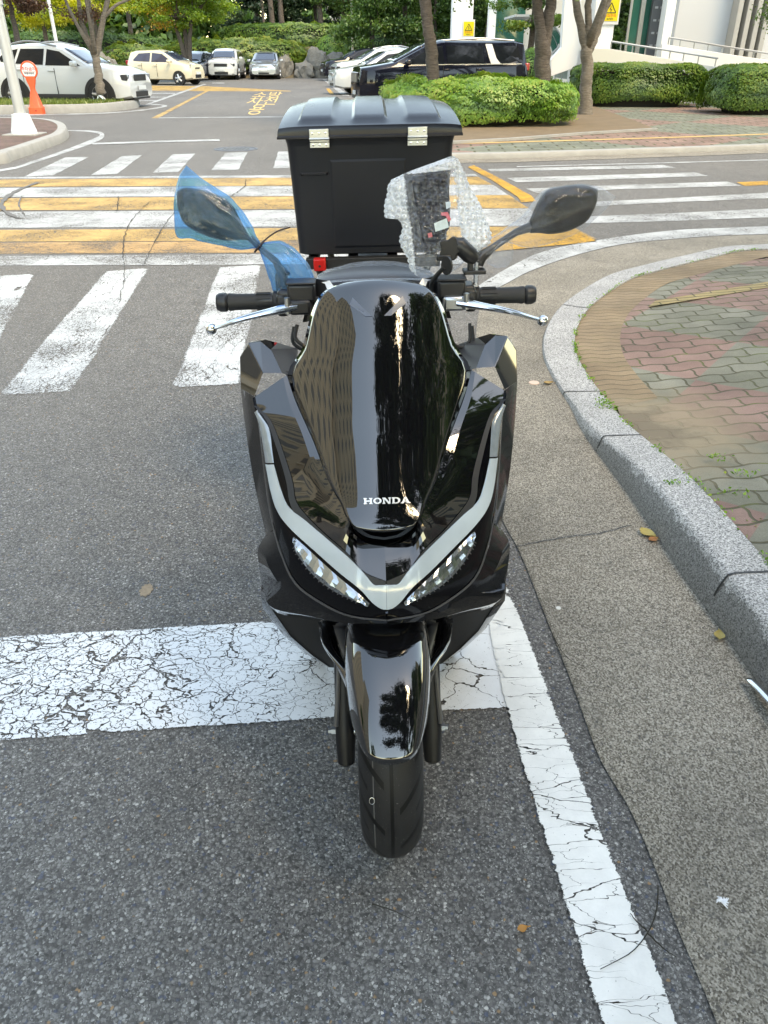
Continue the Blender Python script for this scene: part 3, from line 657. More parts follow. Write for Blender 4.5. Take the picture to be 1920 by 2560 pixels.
# lower leg shield and belly fairing
ro, rb = [], []
for v, hw, s in ((1400, 300, .42), (1480, 306, .43), (1510, 302, .435), (1580, 252, .445), (1625, 200, .45), (1660, 150, .46)):
    ro.append([L(-hw, v, s + .16), L(-hw, v, s + .012), L(-hw * .93, v + 4, s - .02), L(-hw * .5, v + 10, s - .03), L(0, v + 12, s - .035), L(hw * .5, v + 10, s - .03), L(hw * .93, v + 4, s - .02), L(hw, v, s + .012), L(hw, v, s + .16)])
MB().loft(ro).obj('lower_cowl', sa, SC, angle=30, face_to=FR)
for sg in (1, -1):
    MB().loft([[(sg * p[0], p[1] + d, p[2] + .003) for p, d in ((r[6], -.004), (r[7], -.004), (r[8], 0))] for r in ro]).obj('belly_edge', M['gloss_low'], SC, angle=20, face_to=FR)
MB().loft([[(-x, .45, z) for x, z in ((.20, .40), (.22, .30), (.13, .15))], [(x, .45, z) for x, z in ((.20, .40), (.22, .30), (.13, .15))]]).obj('radiator_panel', ma, SC, face_to=FR)
# body behind the shield (seen from a step aside) -------------------
bd = []
for s, hwid, zt, zb in ((.50, .24, .62, .16), (.60, .23, .42, .14), (.95, .22, .42, .14), (1.06, .20, .66, .15), (1.25, .19, .72, .22), (1.55, .15, .76, .36), (1.78, .07, .80, .55)):
    bd.append([Vector((hwid * math.copysign(abs(math.cos(q)) ** .55, math.cos(q)), s, (zt + zb) / 2 + (zt - zb) / 2 * math.copysign(abs(math.sin(q)) ** .55, math.sin(q)))) for q in np.linspace(0, 2 * math.pi, 20, endpoint=False)])
MB().rings(bd).obj('rear_body', gl, SC, angle=40, closed=True)
tn = [[Vector((.09 * math.cos(q), s, .45 + h + .16 * math.sin(q))) for q in np.linspace(0, 2 * math.pi, 16, endpoint=False)] for s, h in ((.45, .2), (.6, .08), (.8, .06), (1.0, .08), (1.1, .15))]
MB().rings(tn).obj('centre_tunnel', sa, SC, closed=True)
se = [[Vector((hw_ * math.cos(q), s, z + .07 * math.sin(q))) for q in np.linspace(0, 2 * math.pi, 20, endpoint=False)] for s, hw_, z in ((.92, .10, .70), (.98, .14, .735), (1.2, .165, .735), (1.36, .17, .755), (1.62, .14, .81), (1.74, .09, .83))]
MB().rings(se).obj('seat', M['rubber'], SC, closed=True)
# dash hood behind the screen, wrapped in film
dr = []
for v, hw_, s in ((664, 95, .70), (668, 122, .66), (676, 140, .62), (690, 150, .58), (712, 156, .56), (760, 166, .55)):
    dr.append([L(hw_ * t, v + 10 * abs(t) ** 3, s + .02 * abs(t) ** 2) for t in np.linspace(-1, 1, 13)])
MB().loft(dr).obj('dashboard_hood', M['grey'], SC, angle=180, face_to=(0, -1, 1))
for sg in (1, -1):
    MB().loft([[L(sg * a, v, s) for a, v, s in ((118, 700, .545), (150, 692, .555), (166, 720, .55))], [L(sg * a, v, s) for a, v, s in ((160, 795, .545), (176, 800, .55), (186, 800, .55))]]).obj('dashboard_trim', sa, SC, face_to=FR)
    mk('dashboard_trim', [L(sg * a, v, s) for a, v, s in ((142, 700, .553), (128, 706, .545), (122, 722, .535), (106, 714, .535), (116, 698, .545))], [(0, 1, 2, 3, 4)], M['emblem'], SC, smooth=False, face_to=FR)
# wheels -----------------------------------------------------------
def tyre_mat():
    m, nt, b = newmat('tyre_rubber'); N = NT(nt)
    uv = N.n('ShaderNodeSeparateXYZ', Vector=nt.nodes.new('ShaderNodeTexCoord').outputs['UV'])
    x, a = uv.outputs[0], uv.outputs[1]              # x: -1..1 over the tread, a: turns
    ax = N.m('ABSOLUTE', x)
    mid = N.m('LESS_THAN', ax, .030)
    sgn = N.m('MULTIPLY', N.m('SIGN', x), .25)
    ph = N.m('FRACT', N.m('ADD', N.m('MULTIPLY_ADD', a, 15.0, N.m('MULTIPLY', ax, 1.25)), sgn))
    sl = N.m('MULTIPLY', N.m('LESS_THAN', N.m('ABSOLUTE', N.m('SUBTRACT', ph, .5)), .075), N.m('MULTIPLY', N.m('GREATER_THAN', ax, .12), N.m('LESS_THAN', ax, .66)))
    ph2 = N.m('FRACT', N.m('ADD', N.m('MULTIPLY_ADD', a, 15.0, N.m('MULTIPLY', ax, 1.25)), N.m('ADD', sgn, .5)))
    s2 = N.m('MULTIPLY', N.m('LESS_THAN', N.m('ABSOLUTE', N.m('SUBTRACT', ph2, .5)), .05), N.m('MULTIPLY', N.m('GREATER_THAN', ax, .42), N.m('LESS_THAN', ax, .92)))
    gr = N.m('MAXIMUM', mid, N.m('MAXIMUM', sl, s2))
    wl = N.m('MULTIPLY', N.m('LESS_THAN', N.m('ABSOLUTE', N.m('ADD', x, .30)), .010), .5)
    sp = N.ramp(N.noise(N.obj(), 420, 2).outputs[0], [(.70, 0), (.76, 1)])
    c = N.mix(N.noise(N.obj(), 14, 5, .7).outputs[0], (.009, .009, .010), (.022, .022, .023))
    c = N.mix(N.m('MULTIPLY', sp, .55), c, (.22, .22, .22))
    c = N.mix(wl, c, (.14, .14, .14)); c = N.mix(gr, c, (.003, .003, .003))
    N.link(c, b.inputs['Base Color']); b.inputs['Roughness'].default_value = .5; b.inputs['Specular IOR Level'].default_value = .22
    N.bump(N.m('SUBTRACT', 1.0, gr), 1.0, .006, b); return m
M['tyre'] = tyre_mat()
def wheel(name, s0, r, hw_):
    we = empty(name, (0, s0, r)); we.parent = SC
    prof = []
    for q in np.linspace(-1, 1, 25):
        a = abs(q)
        prof.append((hw_ * math.copysign(math.sin(a * 1.9) / math.sin(1.9) if a * 1.9 < math.pi / 2 else 1 - (a - .8267) * .55, q), r - .085 * (1 - math.cos(a * 1.62))))
    n = 96; vs = [(a, rr * math.cos(k * 2 * math.pi / n), rr * math.sin(k * 2 * math.pi / n)) for a, rr in prof for k in range(n)]
    fs = [(i * n + k, i * n + (k + 1) % n, (i + 1) * n + (k + 1) % n, (i + 1) * n + k) for i in range(24) for k in range(n)]
    t = mk('tyre', vs, fs, M['tyre'], we, angle=180, flip=True)
    uv = t.data.uv_layers.new(name='uv')
    for p in t.data.polygons:
        i, k = divmod(p.index, n)
        for l in p.loop_indices:
            vi = t.data.loops[l].vertex_index; ii, kk = divmod(vi, n)
            if kk == 0 and k == n - 1: kk = n
            uv.data[l].uv = (-1 + 2 * ii / 24, kk / n)
    MB().lathe([(-.045, r - .075), (-.03, r - .095), (.03, r - .095), (.045, r - .075)], n=48, close=True).obj('rim', sa, we)
    mb = MB()
    for k in range(5):
        a = k * 2 * math.pi / 5 + .3
        mb.tube([(0, .03 * math.cos(a), .03 * math.sin(a)), (0, (r - .09) * math.cos(a + .1), (r - .09) * math.sin(a + .1))], [.022, .015], 8)
    mb.lathe([(-.05, .03), (-.05, .038), (.05, .038), (.05, .03)], n=24)
    mb.obj('spokes', sa, we)
    MB().lathe([(.060, .06), (.060, .11), (.064, .11), (.064, .06)], n=40, close=True).obj('brake_disc', M['steel'], we)
    return we
wheel('front_wheel', .115, .26, .058); wheel('rear_wheel', 1.43, .26, .064)
# small circular mark moulded in the tread
for sg, q, dx in ((-1, 1.30, -.036),):
    mb = MB(); ring = [(dx + .0048 * math.cos(k * math.pi / 8), .115 - (.2575 + .0065 * math.sin(k * math.pi / 8) * 0) * math.sin(q + .027 * math.sin(k * math.pi / 8)), .26 + .2545 * math.cos(q + .027 * math.sin(k * math.pi / 8))) for k in range(17)]
    mb.tube(ring, .0005, 5).obj('tread_mark', M['steel'], SC)
# front mudguard: arc over the tyre, rounded across
fr_ = []
for i, th in enumerate(np.linspace(-.78, 1.0, 40)):     # angle forward of the top
    w_ = .084 - .022 * max(0, (th - .1) / .9) ** 1.6; rr = .292 + .012 * max(0, -th); cut = .20 * max(0, (th - .6) / .4) ** 2; row = []
    for x in np.linspace(-1, 1, 25):
        d = .072 * abs(x) ** 3.2; t2 = th - cut * abs(x) ** 2.2; row.append((w_ * math.sin(x * 1.42) / math.sin(1.42), .115 - (rr - d) * math.sin(t2), .26 + (rr - d) * math.cos(t2)))
    fr_.append(row)
MB().loft(fr_).obj('front_mudguard', gl, SC, angle=180, face_to=(0, -1, 1), solid=.003)
# glossy struts of the mudguard that reach up past the forks
for sg in (1, -1):
    o = cr([(170, 1545, .24), (160, 1600, .16), (128, 1660, .09), (100, 1730, .03), (82, 1800, -.03)], 12); i_ = cr([(136, 1548, .22), (118, 1620, .14), (106, 1660, .08), (88, 1730, .02), (76, 1800, -.04)], 12)
    MB().loft([[L(sg * p[0], p[1], p[2]) for p in (a, lerp(a, b, .5), b)] for a, b in zip(o, i_)]).obj('mudguard_strut', gl, SC, angle=60, face_to=(sg * .5, -1, 0), solid=.006)
    i2 = cr([(134, 1548, .2), (115, 1620, .125), (100, 1668, .07), (86, 1740, .01)], 10); i3 = cr([(96, 1548, .2), (92, 1620, .12), (86, 1668, .06), (84, 1740, .0)], 10)
    MB().loft([[L(sg * p[0], p[1], p[2]) for p in (a, b)] for a, b in zip(i2, i3)]).obj('mudguard_flank', M['grey'], SC, face_to=FR, solid=.004)
    # fork leg
    rk = R(26); ax = Vector((sg * .092, .115, .245)); up = Vector((0, math.sin(rk), math.cos(rk)))
    fk = MB().lathe([(-.075, .012), (-.07, .018), (-.03, .0205), (.0, .022), (.03, .0205), (.20, .0190), (.29, .0195), (.30, .016), (.55, .0145)], axis='Z', n=20)
    Mx = Matrix.Rotation(-rk, 4, 'X'); fk.v = [tuple(Mx @ Vector(p) + ax) for p in fk.v]
    fo_ = fk.obj('fork_leg', M['fork'], SC)
    MB().tube([ax + Vector((sg * .018, -.006, .02)), ax + up * .10 + Vector((sg * .012, -.022, 0)), ax + up * .2 + Vector((sg * .006, -.02, 0))], [.006, .005, .004], 8).obj('fork_rib', M['grey'], fo_)
    MB().lathe([(-.01, .009), (.028, .009), (.028, .006), (.034, .006), (.034, .0)], c=(ax.x + (0 if sg > 0 else 0), ax.y, ax.z), n=6 if sg > 0 else 12).obj('axle_nut', M['nut'], fo_) if sg > 0 else MB().lathe([(.01, .009), (-.030, .009), (-.030, .006), (-.036, .006), (-.036, 0)], c=ax, n=6).obj('axle_nut', M['nut'], fo_)
    MB().lathe([(0, .011), (-sg * .05, .011)], c=(ax.x - sg * .012, ax.y, ax.z), n=16).obj('axle_spacer', M['steel'], fo_)
# handlebar ---------------------------------------------------------
sB, zB = .56, 1.038
MB().tube([(-.33, sB, zB), (-.15, sB - .01, zB + .005), (0, sB, zB - .02), (.15, sB - .01, zB + .005), (.33, sB, zB)], .011, 12).obj('handlebar', sa, SC)
for sg in (1, -1):
    gp = MB().lathe([(.205, .013), (.205, .0215), (.213, .0215), (.216, .0172), (.226, .0165), (.262, .0162), (.296, .0168), (.304, .0180), (.308, .0180)], c=(0, sB, zB), n=24)
    gp.v = [(sg * x, y, z) for x, y, z in gp.v]; gobj = gp.obj('grip', M['rubber'], SC, angle=40, closed=True)
    mb = MB()
    for k in range(10):
        q = k * 2 * math.pi / 10; mb.box((sg * .235, sB + .0168 * math.cos(q), zB + .0168 * math.sin(q)), (.030, .003, .003), Matrix.Rotation(q, 3, 'X'))
    mb.obj('grip_rib', M['rubber'], gobj)
    be = MB().lathe([(.310, .010), (.310, .0165), (.314, .0195), (.326, .0195), (.333, .016), (.333, .008), (.330, .0)], c=(0, sB, zB), n=24); be.v = [(sg * x, y, z) for x, y, z in be.v]; be.obj('bar_end', sa, SC, closed=True)
    # switch housing and master cylinder
    MB().box((sg * .168, sB - .005, zB + .004), (.072, .052, .050)).obj('switch_housing', sa, SC, bevel=.008, bseg=3)
    hb = MB().box((sg * .152, sB - .035, zB + .028), (.056, .040, .036)); ho_ = hb.obj('brake_reservoir', sa, SC, bevel=.006, bseg=3)
    MB().box((sg * .152, sB - .035, zB + .048), (.060, .044, .004)).obj('reservoir_cap', ma, ho_, bevel=.002)
    MB().box((sg * .195, sB - .01, zB - .002), (.022, .046, .046)).obj('clamp', sa, SC, bevel=.006)
    lv = cr([(.160, .505, zB + .004), (.19, .497, zB + .001), (.222, .488, zB - .003), (.255, .485, zB - .009), (.285, .487, zB - .017), (.315, .492, zB - .028), (.334, .495, zB - .034)], 26)
    ra = cr([(.011,), (.0115,), (.0095,), (.0085,), (.0075,), (.006,), (.0055,)], 26)
    mb = MB(); rings = []
    for p, r_ in zip(lv, ra):
        rings.append([Vector((sg * p[0], p[1] + r_[0] * 1.25 * math.cos(k * 2 * math.pi / 12), p[2] + r_[0] * .75 * math.sin(k * 2 * math.pi / 12))) for k in range(12)])
    mb.rings(rings)
    e = Vector((sg * .339, .495, zB - .036)); mb.rings([[e + Vector((.0115 * math.cos(f), .0115 * math.sin(f) * math.cos(k * math.pi / 8), .0115 * math.sin(f) * math.sin(k * math.pi / 8))) for k in range(16)] for f in np.linspace(.02, math.pi - .02, 10)])
    mb.obj('brake_lever', M['chrome'], SC, closed=True)
    MB().box((sg * .156, .512, zB + .002), (.044, .036, .030)).obj('lever_bracket', sa if sg < 0 else M['steel'], SC, bevel=.006)
    MB().lathe([(-.012, .006), (.020, .006), (.020, .0)], c=(sg * .180, .494, zB + .004), axis='Z', n=12).obj('lever_pivot', M['steel'], SC)
cab = lambda pts_, r_, name='cable': MB().tube(cr(pts_, 22), r_, 8).obj(name, ma, SC)
cab([(-.172, .51, zB - .04), (-.175, .50, zB - .07), (-.150, .50, zB - .088), (-.11, .52, zB - .095), (-.07, .56, zB - .09)], .004)
cab([(-.165, .505, zB - .035), (-.168, .49, zB - .06), (-.140, .49, zB - .08), (-.10, .51, zB - .088)], .004)
cab([(-.125, .49, zB - .083), (-.11, .50, zB - .088), (-.095, .515, zB - .09)], .0065, 'cable_boot')
cab([(.135, .50, zB - .03), (.145, .48, zB - .07), (.170, .475, zB - .088), (.195, .485, zB - .075), (.195, .50, zB - .045)], .0035)
cab([(.140, .50, zB - .03), (.150, .475, zB - .066), (.170, .47, zB - .080), (.188, .48, zB - .070), (.190, .50, zB - .04)], .0035)
cab([(-.205, sB + .01, zB + .02), (-.207, sB + .03, zB + .045), (-.195, sB + .03, zB + .06), (-.18, sB, zB + .055)], .004)
cab([(.118, .53, zB - .01), (.112, .53, zB + .03), (.118, .52, zB + .05), (.135, .50, zB + .075)], .0045)
mb = MB().lathe([(-.003, .001), (-.003, .012), (.003, .012), (.003, .001)], n=16); Mx = Matrix.Translation((.140, .50, zB + .078)) @ Matrix.Rotation(.9, 4, 'Z') @ Matrix.Diagonal((1, 1, 1.5, 1)); mb.v = [tuple(Mx @ Vector(p)) for p in mb.v]; mb.obj('cable_clip', sa, SC)
# mirrors: closed shells lofted along the mirror
def shell(st, depth_dir=(0, 1, 0), n=20, p=1.0, noise=0, seed=0, ns=40):
    "st: stations of (pointA, pointB, depth radius)"
    rg = np.random.default_rng(seed); rings = []
    for a, b, d in st:
        a, b = Vector(a), Vector(b); m_ = (a + b) / 2; h = (a - b) / 2
        rings.append([m_ + h * math.copysign(abs(math.cos(q)) ** p, math.cos(q)) + Vector(depth_dir) * d * math.copysign(abs(math.sin(q)) ** p, math.sin(q)) for q in np.linspace(0, 2 * math.pi, n, endpoint=False)])
    return rings
def PX(x, y, s, sc, ox, oy, axu=930):
    "point of the scooter frame under a spot of a zoomed view"
    u, v = x * sc + ox, y * sc + oy; a, ss, z = L(abs(u - axu), v, s); return (math.copysign(a, u - axu), ss, z)
def z6(x, y, s): return PX(x, y, s, .3014, 400, 360)
def z7(x, y, s): return PX(x, y, s, .3858, 900, 360)
def stations(left, right, dep, n, f, s0, s1):
    A_, B_, D_ = cr(left, n), cr(right, n), cr([(d,) for d in dep], n)
    return [(f(*a, s0 + (s1 - s0) * i / (n - 1)), f(*b, s0 + (s1 - s0) * i / (n - 1)), max(d[0], .0008)) for i, (a, b, d) in enumerate(zip(A_, B_, D_))]
mm_ = stations([(133, 350), (200, 322), (330, 345), (480, 400), (580, 480), (645, 600), (690, 690), (725, 750)], [(130, 362), (138, 470), (180, 600), (270, 675), (400, 735), (520, 765), (650, 765), (735, 770)], [.006, .020, .028, .030, .028, .022, .012, .007], 26, z6, .62, .60)
mL = MB().rings(shell(mm_, p=.75)).obj('mirror', M['mirror'], SC, closed=True, angle=180)
MB().tube([z6(725, 755, .60), z6(800, 830, .595), z6(930, 950, .58), z6(985, 1060, .57), z6(990, 1180, .565)], [.007, .0065, .0075, .011, .012], 12).obj('mirror_stem', sa, mL)
mm_ = stations([(1528, 322), (1470, 298), (1400, 292), (1310, 300), (1230, 315), (1180, 345), (1130, 430), (1085, 520)], [(1530, 340), (1515, 420), (1460, 520), (1380, 570), (1300, 598), (1210, 608), (1140, 600), (1085, 600)], [.008, .022, .028, .030, .030, .026, .018, .009], 26, z7, .62, .60)
mR = MB().rings(shell(mm_, p=.75)).obj('mirror', M['mirror'], SC, closed=True, angle=180)
MB().tube([z7(1090, 560, .60), z7(1000, 590, .598), z7(940, 625, .595), z7(840, 690, .585), z7(765, 745, .57), z7(740, 790, .565)], [.010, .0075, .007, .0075, .012, .013], 12).obj('mirror_stem', sa, mR)
MB().lathe([(-.03, .0055), (.0, .0055), (.0, .009), (.012, .009), (.012, .0055), (.03, .0055)], c=z7(728, 860, .56), axis='Z', n=6).obj('mirror_bolt', M['chrome'], mR)
# phone holder ball arm clamped to the right mirror stem
ph = empty('phone_holder', z7(690, 760, .55)); ph.parent = SC; o0 = Vector(z7(690, 760, .55))
def zh(x, y, s): return Vector(z7(x, y, s)) - o0
MB().tube([zh(590, 660, .545), zh(620, 665, .545), zh(690, 735, .545), zh(715, 760, .55)], [.013, .017, .017, .013], 14).obj('ball_arm', sa, ph)
mb = MB(); kc = zh(560, 690, .53)
star = [kc + Vector((.021 * (1 + .16 * math.cos(5 * q)) * math.cos(q), 0, .021 * (1 + .16 * math.cos(5 * q)) * math.sin(q))) for q in np.linspace(0, 2 * math.pi, 40, endpoint=False)]
mb.prism(star, (.006, .024, -.004)).obj('tightening_knob', sa, ph, bevel=.002)
MB().box(zh(715, 838, .55), (.046, .030, .008)).box(zh(690, 800, .55), (.010, .02, .03)).obj('holder_clamp', sa, ph, bevel=.002)
MB().box(zh(520, 745, .535), (.03, .012, .012)).obj('holder_arm', sa, ph, bevel=.003)
# rack, latch and delivery box ---------------------------------------
def z4(x, y, s): return PX(x, y, s, .3134, 660, 200, 922)
BX = -.0055
RK = MB()
zt = .962
RK.box((0, 1.31, zt - .020), (.40, .03, .030)); RK.box((0, 1.70, zt - .020), (.40, .03, .030))
for x in (-.18, -.06, .06, .18): RK.box((x, 1.505, zt - .020), (.03, .36, .024))
for sg in (-1, 1):
    RK.tube([(sg * .17, 1.33, zt - .03), (sg * .13, 1.25, zt - .10), (sg * .11, 1.32, zt - .16), (sg * .11, 1.62, zt - .13)], .011, 10)
    RK.tube([(sg * .15, 1.62, zt - .03), (sg * .11, 1.60, zt - .16)], .011, 10)
RK.obj('luggage_rack', ma, SC, bevel=.002)
lt = MB().box((-.158, 1.285, zt - .018), (.036, .03, .034)).obj('rack_latch', M['red'], SC, bevel=.003)
MB().lathe([(0, .0035), (-.002, .0035), (-.002, 0)], c=(-.158, 1.269, zt - .020), axis='Y', n=14).obj('latch_hole', ma, lt)
DB = empty('delivery_box', (0, 1.52, zt)); DB.parent = SC
def rrect(hx, hy, r, n=6):
    out = []
    for cx, cy, a0 in ((hx - r, hy - r, 0), (-hx + r, hy - r, 90), (-hx + r, -hy + r, 180), (hx - r, -hy + r, 270)):
        for k in range(n + 1):
            a = R(a0 + 90 * k / n); out.append((cx + r * math.cos(a), cy + r * math.sin(a)))
    return out
rings = []
for z, hx, hy, r in ((.0, .2155, .19, .03), (.004, .2215, .196, .03), (.20, .2285, .206, .03), (.295, .2330, .212, .03), (.302, .2340, .213, .03), (.328, .241, .22, .032)):
    rings.append([Vector((x, y, z)) for x, y in rrect(hx, hy, r)])
body = MB().rings(rings).obj('box_body', M['boxplastic'], DB, angle=50, closed=True)
# shallow pressed panels in the face under the hinges and between
yf = lambda z: -(.196 + .015 * z / .275)
def facepanel(x0, x1, z0, z1, d, name, mat):
    P = [(x0, z0), (x1, z0), (x1, z1), (x0, z1)]; e = .006; Q = [(x0 + e, z0 + e), (x1 - e, z0 + e), (x1 - e, z1 - e), (x0 + e, z1 - e)]
    vs = [(x, yf(z) - .0006, z) for x, z in P] + [(x, yf(z) - d, z) for x, z in Q]
    mk(name, vs, [(4, 5, 6, 7)] + [(i, (i + 1) % 4, 4 + (i + 1) % 4, 4 + i) for i in range(4)], mat, body, angle=20, face_to=(0, -1, 0), bevel=0)
facepanel(-.115, .10, .02, .262, .0035, 'pressed_panel', M['boxplastic'])
facepanel(-.20, -.12, .222, .230, .006, 'pressed_panel', M['boxplastic']); facepanel(.115, .195, .222, .230, .006, 'pressed_panel', M['boxplastic'])
# lid: skirt, crowned top with three raised ribs
lid = MB(); nx, ny = 61, 29; top = {}
HX, HY = .249, .232
def lidz(x, y):
    u, v = abs(x) / HX, abs(y) / HY
    q = min(1, (y + HY) / (1.35 * HY)); z = .349 + .046 * (1 - (1 - q) ** 1.7) * (1 - .13 * u ** 4) - .005 * u ** 8 - .05 * max(0, y / HY - .45) ** 2
    for cx in (-.148, .0, .148):
        du = (abs(x - cx) - .052) / .010; dv = (abs(y + .0) - .214) / .026
        k = min(1, max(0, -du)) * min(1, max(0, -dv)); z += .0085 * (k * k * (3 - 2 * k))
    return z
def taper(y): return 1 - .13 * max(0, (y + HY) / (2 * HY)) ** 1.3
rows = []
for j in range(ny):
    y = -HY + 2 * HY * j / (ny - 1)
    rows.append([Vector((x * taper(y), y, lidz(x, y))) for x in np.linspace(-HX, HX, nx)])
nb = nx * ny; lid.loft(rows)
bd_ = [(0, k) for k in range(nx)] + [(j, nx - 1) for j in range(1, ny)] + [(ny - 1, k) for k in range(nx - 2, -1, -1)] + [(j, 0) for j in range(ny - 2, 0, -1)]
lv0 = [rows[j][k] for j, k in bd_]
levels = [lv0] + [[Vector((p.x * sx, p.y * sx, p.z * 0 + zz if fl else p.z + zz)) for p in lv0] for sx, zz, fl in ((1.010, -.005, 0), (1.015, -.012, 0), (1.016, .326, 1), (1.024, .323, 1), (1.024, .318, 1), (.97, .318, 1))]
lid.rings(levels, cap=False)
lido = lid.obj('lid', M['lidplastic'], DB, angle=26, closed=True)
for cx in (-.139, .130):
    hg = empty('hinge', (cx, -.2385, .3185)); hg.parent = DB; hg.scale = (1, 1, .80)
    MB().box((0, -.004, .0155), (.053, .003, .028)).obj('hinge_leaf', M['steel'], hg, bevel=.001)
    MB().box((0, .006, -.0165), (.054, .003, .026)).obj('hinge_leaf', M['steel'], hg, bevel=.001)
    MB().tube([(-.027, -.003, -.001), (.027, -.003, -.001)], .0048, 12).obj('hinge_pin', M['steel'], hg)
    for x in (-.018, 0, .018):
        for yy_, zz_ in ((-.0055, .017), (.0045, -.020)): MB().lathe([(0, .0034), (-.0018, .0030), (-.0022, 0)], c=(x, yy_, zz_), axis='Y', n=12).obj('screw', M['chrome'], hg)
    mb = MB()
    for z in (.0155,): mb.box((0, .010, -.012), (.054, .012, .003))
    mb.obj('hinge_spacer', sa, hg)
# ------------------------------------------------------------------ things wrapped round the scooter's bars
def world(P): 
    m_ = Matrix.Translation(SC.location) @ SC.rotation_euler.to_matrix().to_4x4(); return [[m_ @ Vector(p) for p in r] for r in P]
def crinkle(rings, amp, freq, seed, pleat=0, npl=11):
    from mathutils import noise as mn
    out = []
    for i, r in enumerate(rings):
        c = sum((Vector(p) for p in r), Vector()) / len(r); q = []
        for p in r:
            p = Vector(p); d = p - c; k = mn.fractal(p * freq + Vector((seed, 0, 0)), 1.0, 2.0, 3)
            pl = pleat * math.sin(npl * 2 * math.pi * len(q) / len(r) + 2.5 * mn.noise(p * 14 + Vector((seed, 2, 1)))) * min(1, (i / len(rings)) * 1.3)
            q.append(p + (d.normalized() if d.length else d) * (k * amp + min(pl, .3 * d.length)))
        out.append(q)
    return out
blue = film_mat('blue_plastic_film', (.28, .66, .95), .20, .08, .7, 22, .15)
st_ = stations([(215, 142), (262, 185), (350, 270), (500, 365), (625, 490), (715, 630), (765, 740), (806, 812)], [(213, 143), (150, 240), (112, 440), (118, 715), (250, 745), (440, 800), (640, 838), (790, 838)], [.001, .012, .030, .038, .036, .030, .020, .006], 60, z6, .625, .595)
st2 = stations([(806, 812), (860, 796), (960, 800), (1070, 855), (1160, 950), (1215, 1040), (1244, 1112)], [(792, 838), (806, 880), (840, 980), (880, 1080), (910, 1180), (965, 1245), (1085, 1160)], [.006, .016, .028, .034, .034, .028, .018], 40, z6, .595, .56)
rg_ = crinkle(shell(st_ + st2[1:], n=120), .004, 20, 3, .0022, 13)
bag = MB().rings(world(rg_), cap=False).obj('plastic_bag', blue, angle=180)
setp(bag, 'crumpled blue plastic bag tied over the mirror above the white zebra bars', 'plastic bag')
m_ = lambda p: world([[p]])[0][0]
tie = MB().tube([m_(p) for p in cr([z6(785, 838, .585), z6(800, 825, .575), z6(812, 812, .585), z6(870, 755, .59), z6(960, 700, .60), z6(1060, 672, .61)], 20)], .0016, 6)
tie.tube([m_(Vector(z6(799, 825, .595)) + Vector((.010 * math.cos(q), .012 * math.sin(q), .010 * math.cos(q)))) for q in np.linspace(0, 2 * math.pi, 20)], .0022, 6)
to_ = tie.obj('bag_tie', plain('dark_wire', (.03, .012, .012), .4)); setp(to_, 'thin dark tie knotted round the neck of the blue bag, end sticking out', 'tie')
clear = film_mat('clear_plastic_film', (.93, .94, .96), .12, .08, .7, 22, .09)
st_ = stations([(1650, 372), (1560, 322), (1440, 288), (1300, 295), (1200, 318), (1130, 380), (1060, 470), (960, 545), (880, 600), (800, 640), (725, 700)], [(1655, 382), (1570, 470), (1460, 560), (1360, 620), (1230, 665), (1120, 690), (1040, 685), (960, 660), (900, 660), (850, 700), (760, 770)], [.001, .012, .030, .038, .040, .036, .028, .020, .014, .014, .016], 64, z7, .62, .575)
st2 = stations([(850, 690), (900, 650), (960, 660), (978, 700)], [(800, 790), (850, 815), (920, 810), (965, 770)], [.012, .018, .012, .002], 16, z7, .59, .585)
bag2 = MB().rings(world(crinkle(shell(st_, n=120), .0035, 20, 9, .002, 11)), cap=False).rings(world(crinkle(shell(st2, n=30), .005, 30, 4)), cap=False).obj('plastic_bag', clear, angle=180)
setp(bag2, 'clear plastic bag pulled over the mirror above the dark grey asphalt', 'plastic bag')
# phone-sized controller inside bubble wrap
sW0, sW1 = .66, .55
slab = [z7(*p) for p in ((322, 238, .655), (560, 178, .655), (572, 420, .62), (566, 560, .59), (520, 610, .58), (400, 745, .565), (372, 560, .60), (340, 360, .64))]
pb = MB().prism([m_(p) for p in slab], (0, .018, .006)).obj('wrapped_phone', plain('dark_screen', (.004, .004, .008), .5, spec=.15), bevel=.004, smooth=False)
setp(pb, 'dark phone on the handlebar inside layers of bubble wrap', 'phone')
for q, mt, nm in (([(462, 520), (545, 488), (558, 548), (470, 575)], plain('pale_label', (.48, .58, .56), .5), 'paper_label'), ([(510, 452), (552, 448), (574, 498), (556, 512), (540, 474), (512, 470)], plain('red_print', (.6, .08, .1), .5), 'red_print'), ([(418, 585), (445, 578), (450, 606), (424, 612)], plain('red_print2', (.6, .12, .12), .5), 'red_print'), ([(540, 385), (572, 380), (575, 415), (545, 430)], plain('pale_label2', (.48, .56, .6), .5), 'paper_label')):
    a = MB().add([m_(Vector(z7(x, y, .655 - (y - 178) / 560 * .09)) + Vector((0, -.004, .0))) for x, y in q], [tuple(range(len(q)))]).obj(nm, mt, None, smooth=False, face_to=FR); a.parent = pb
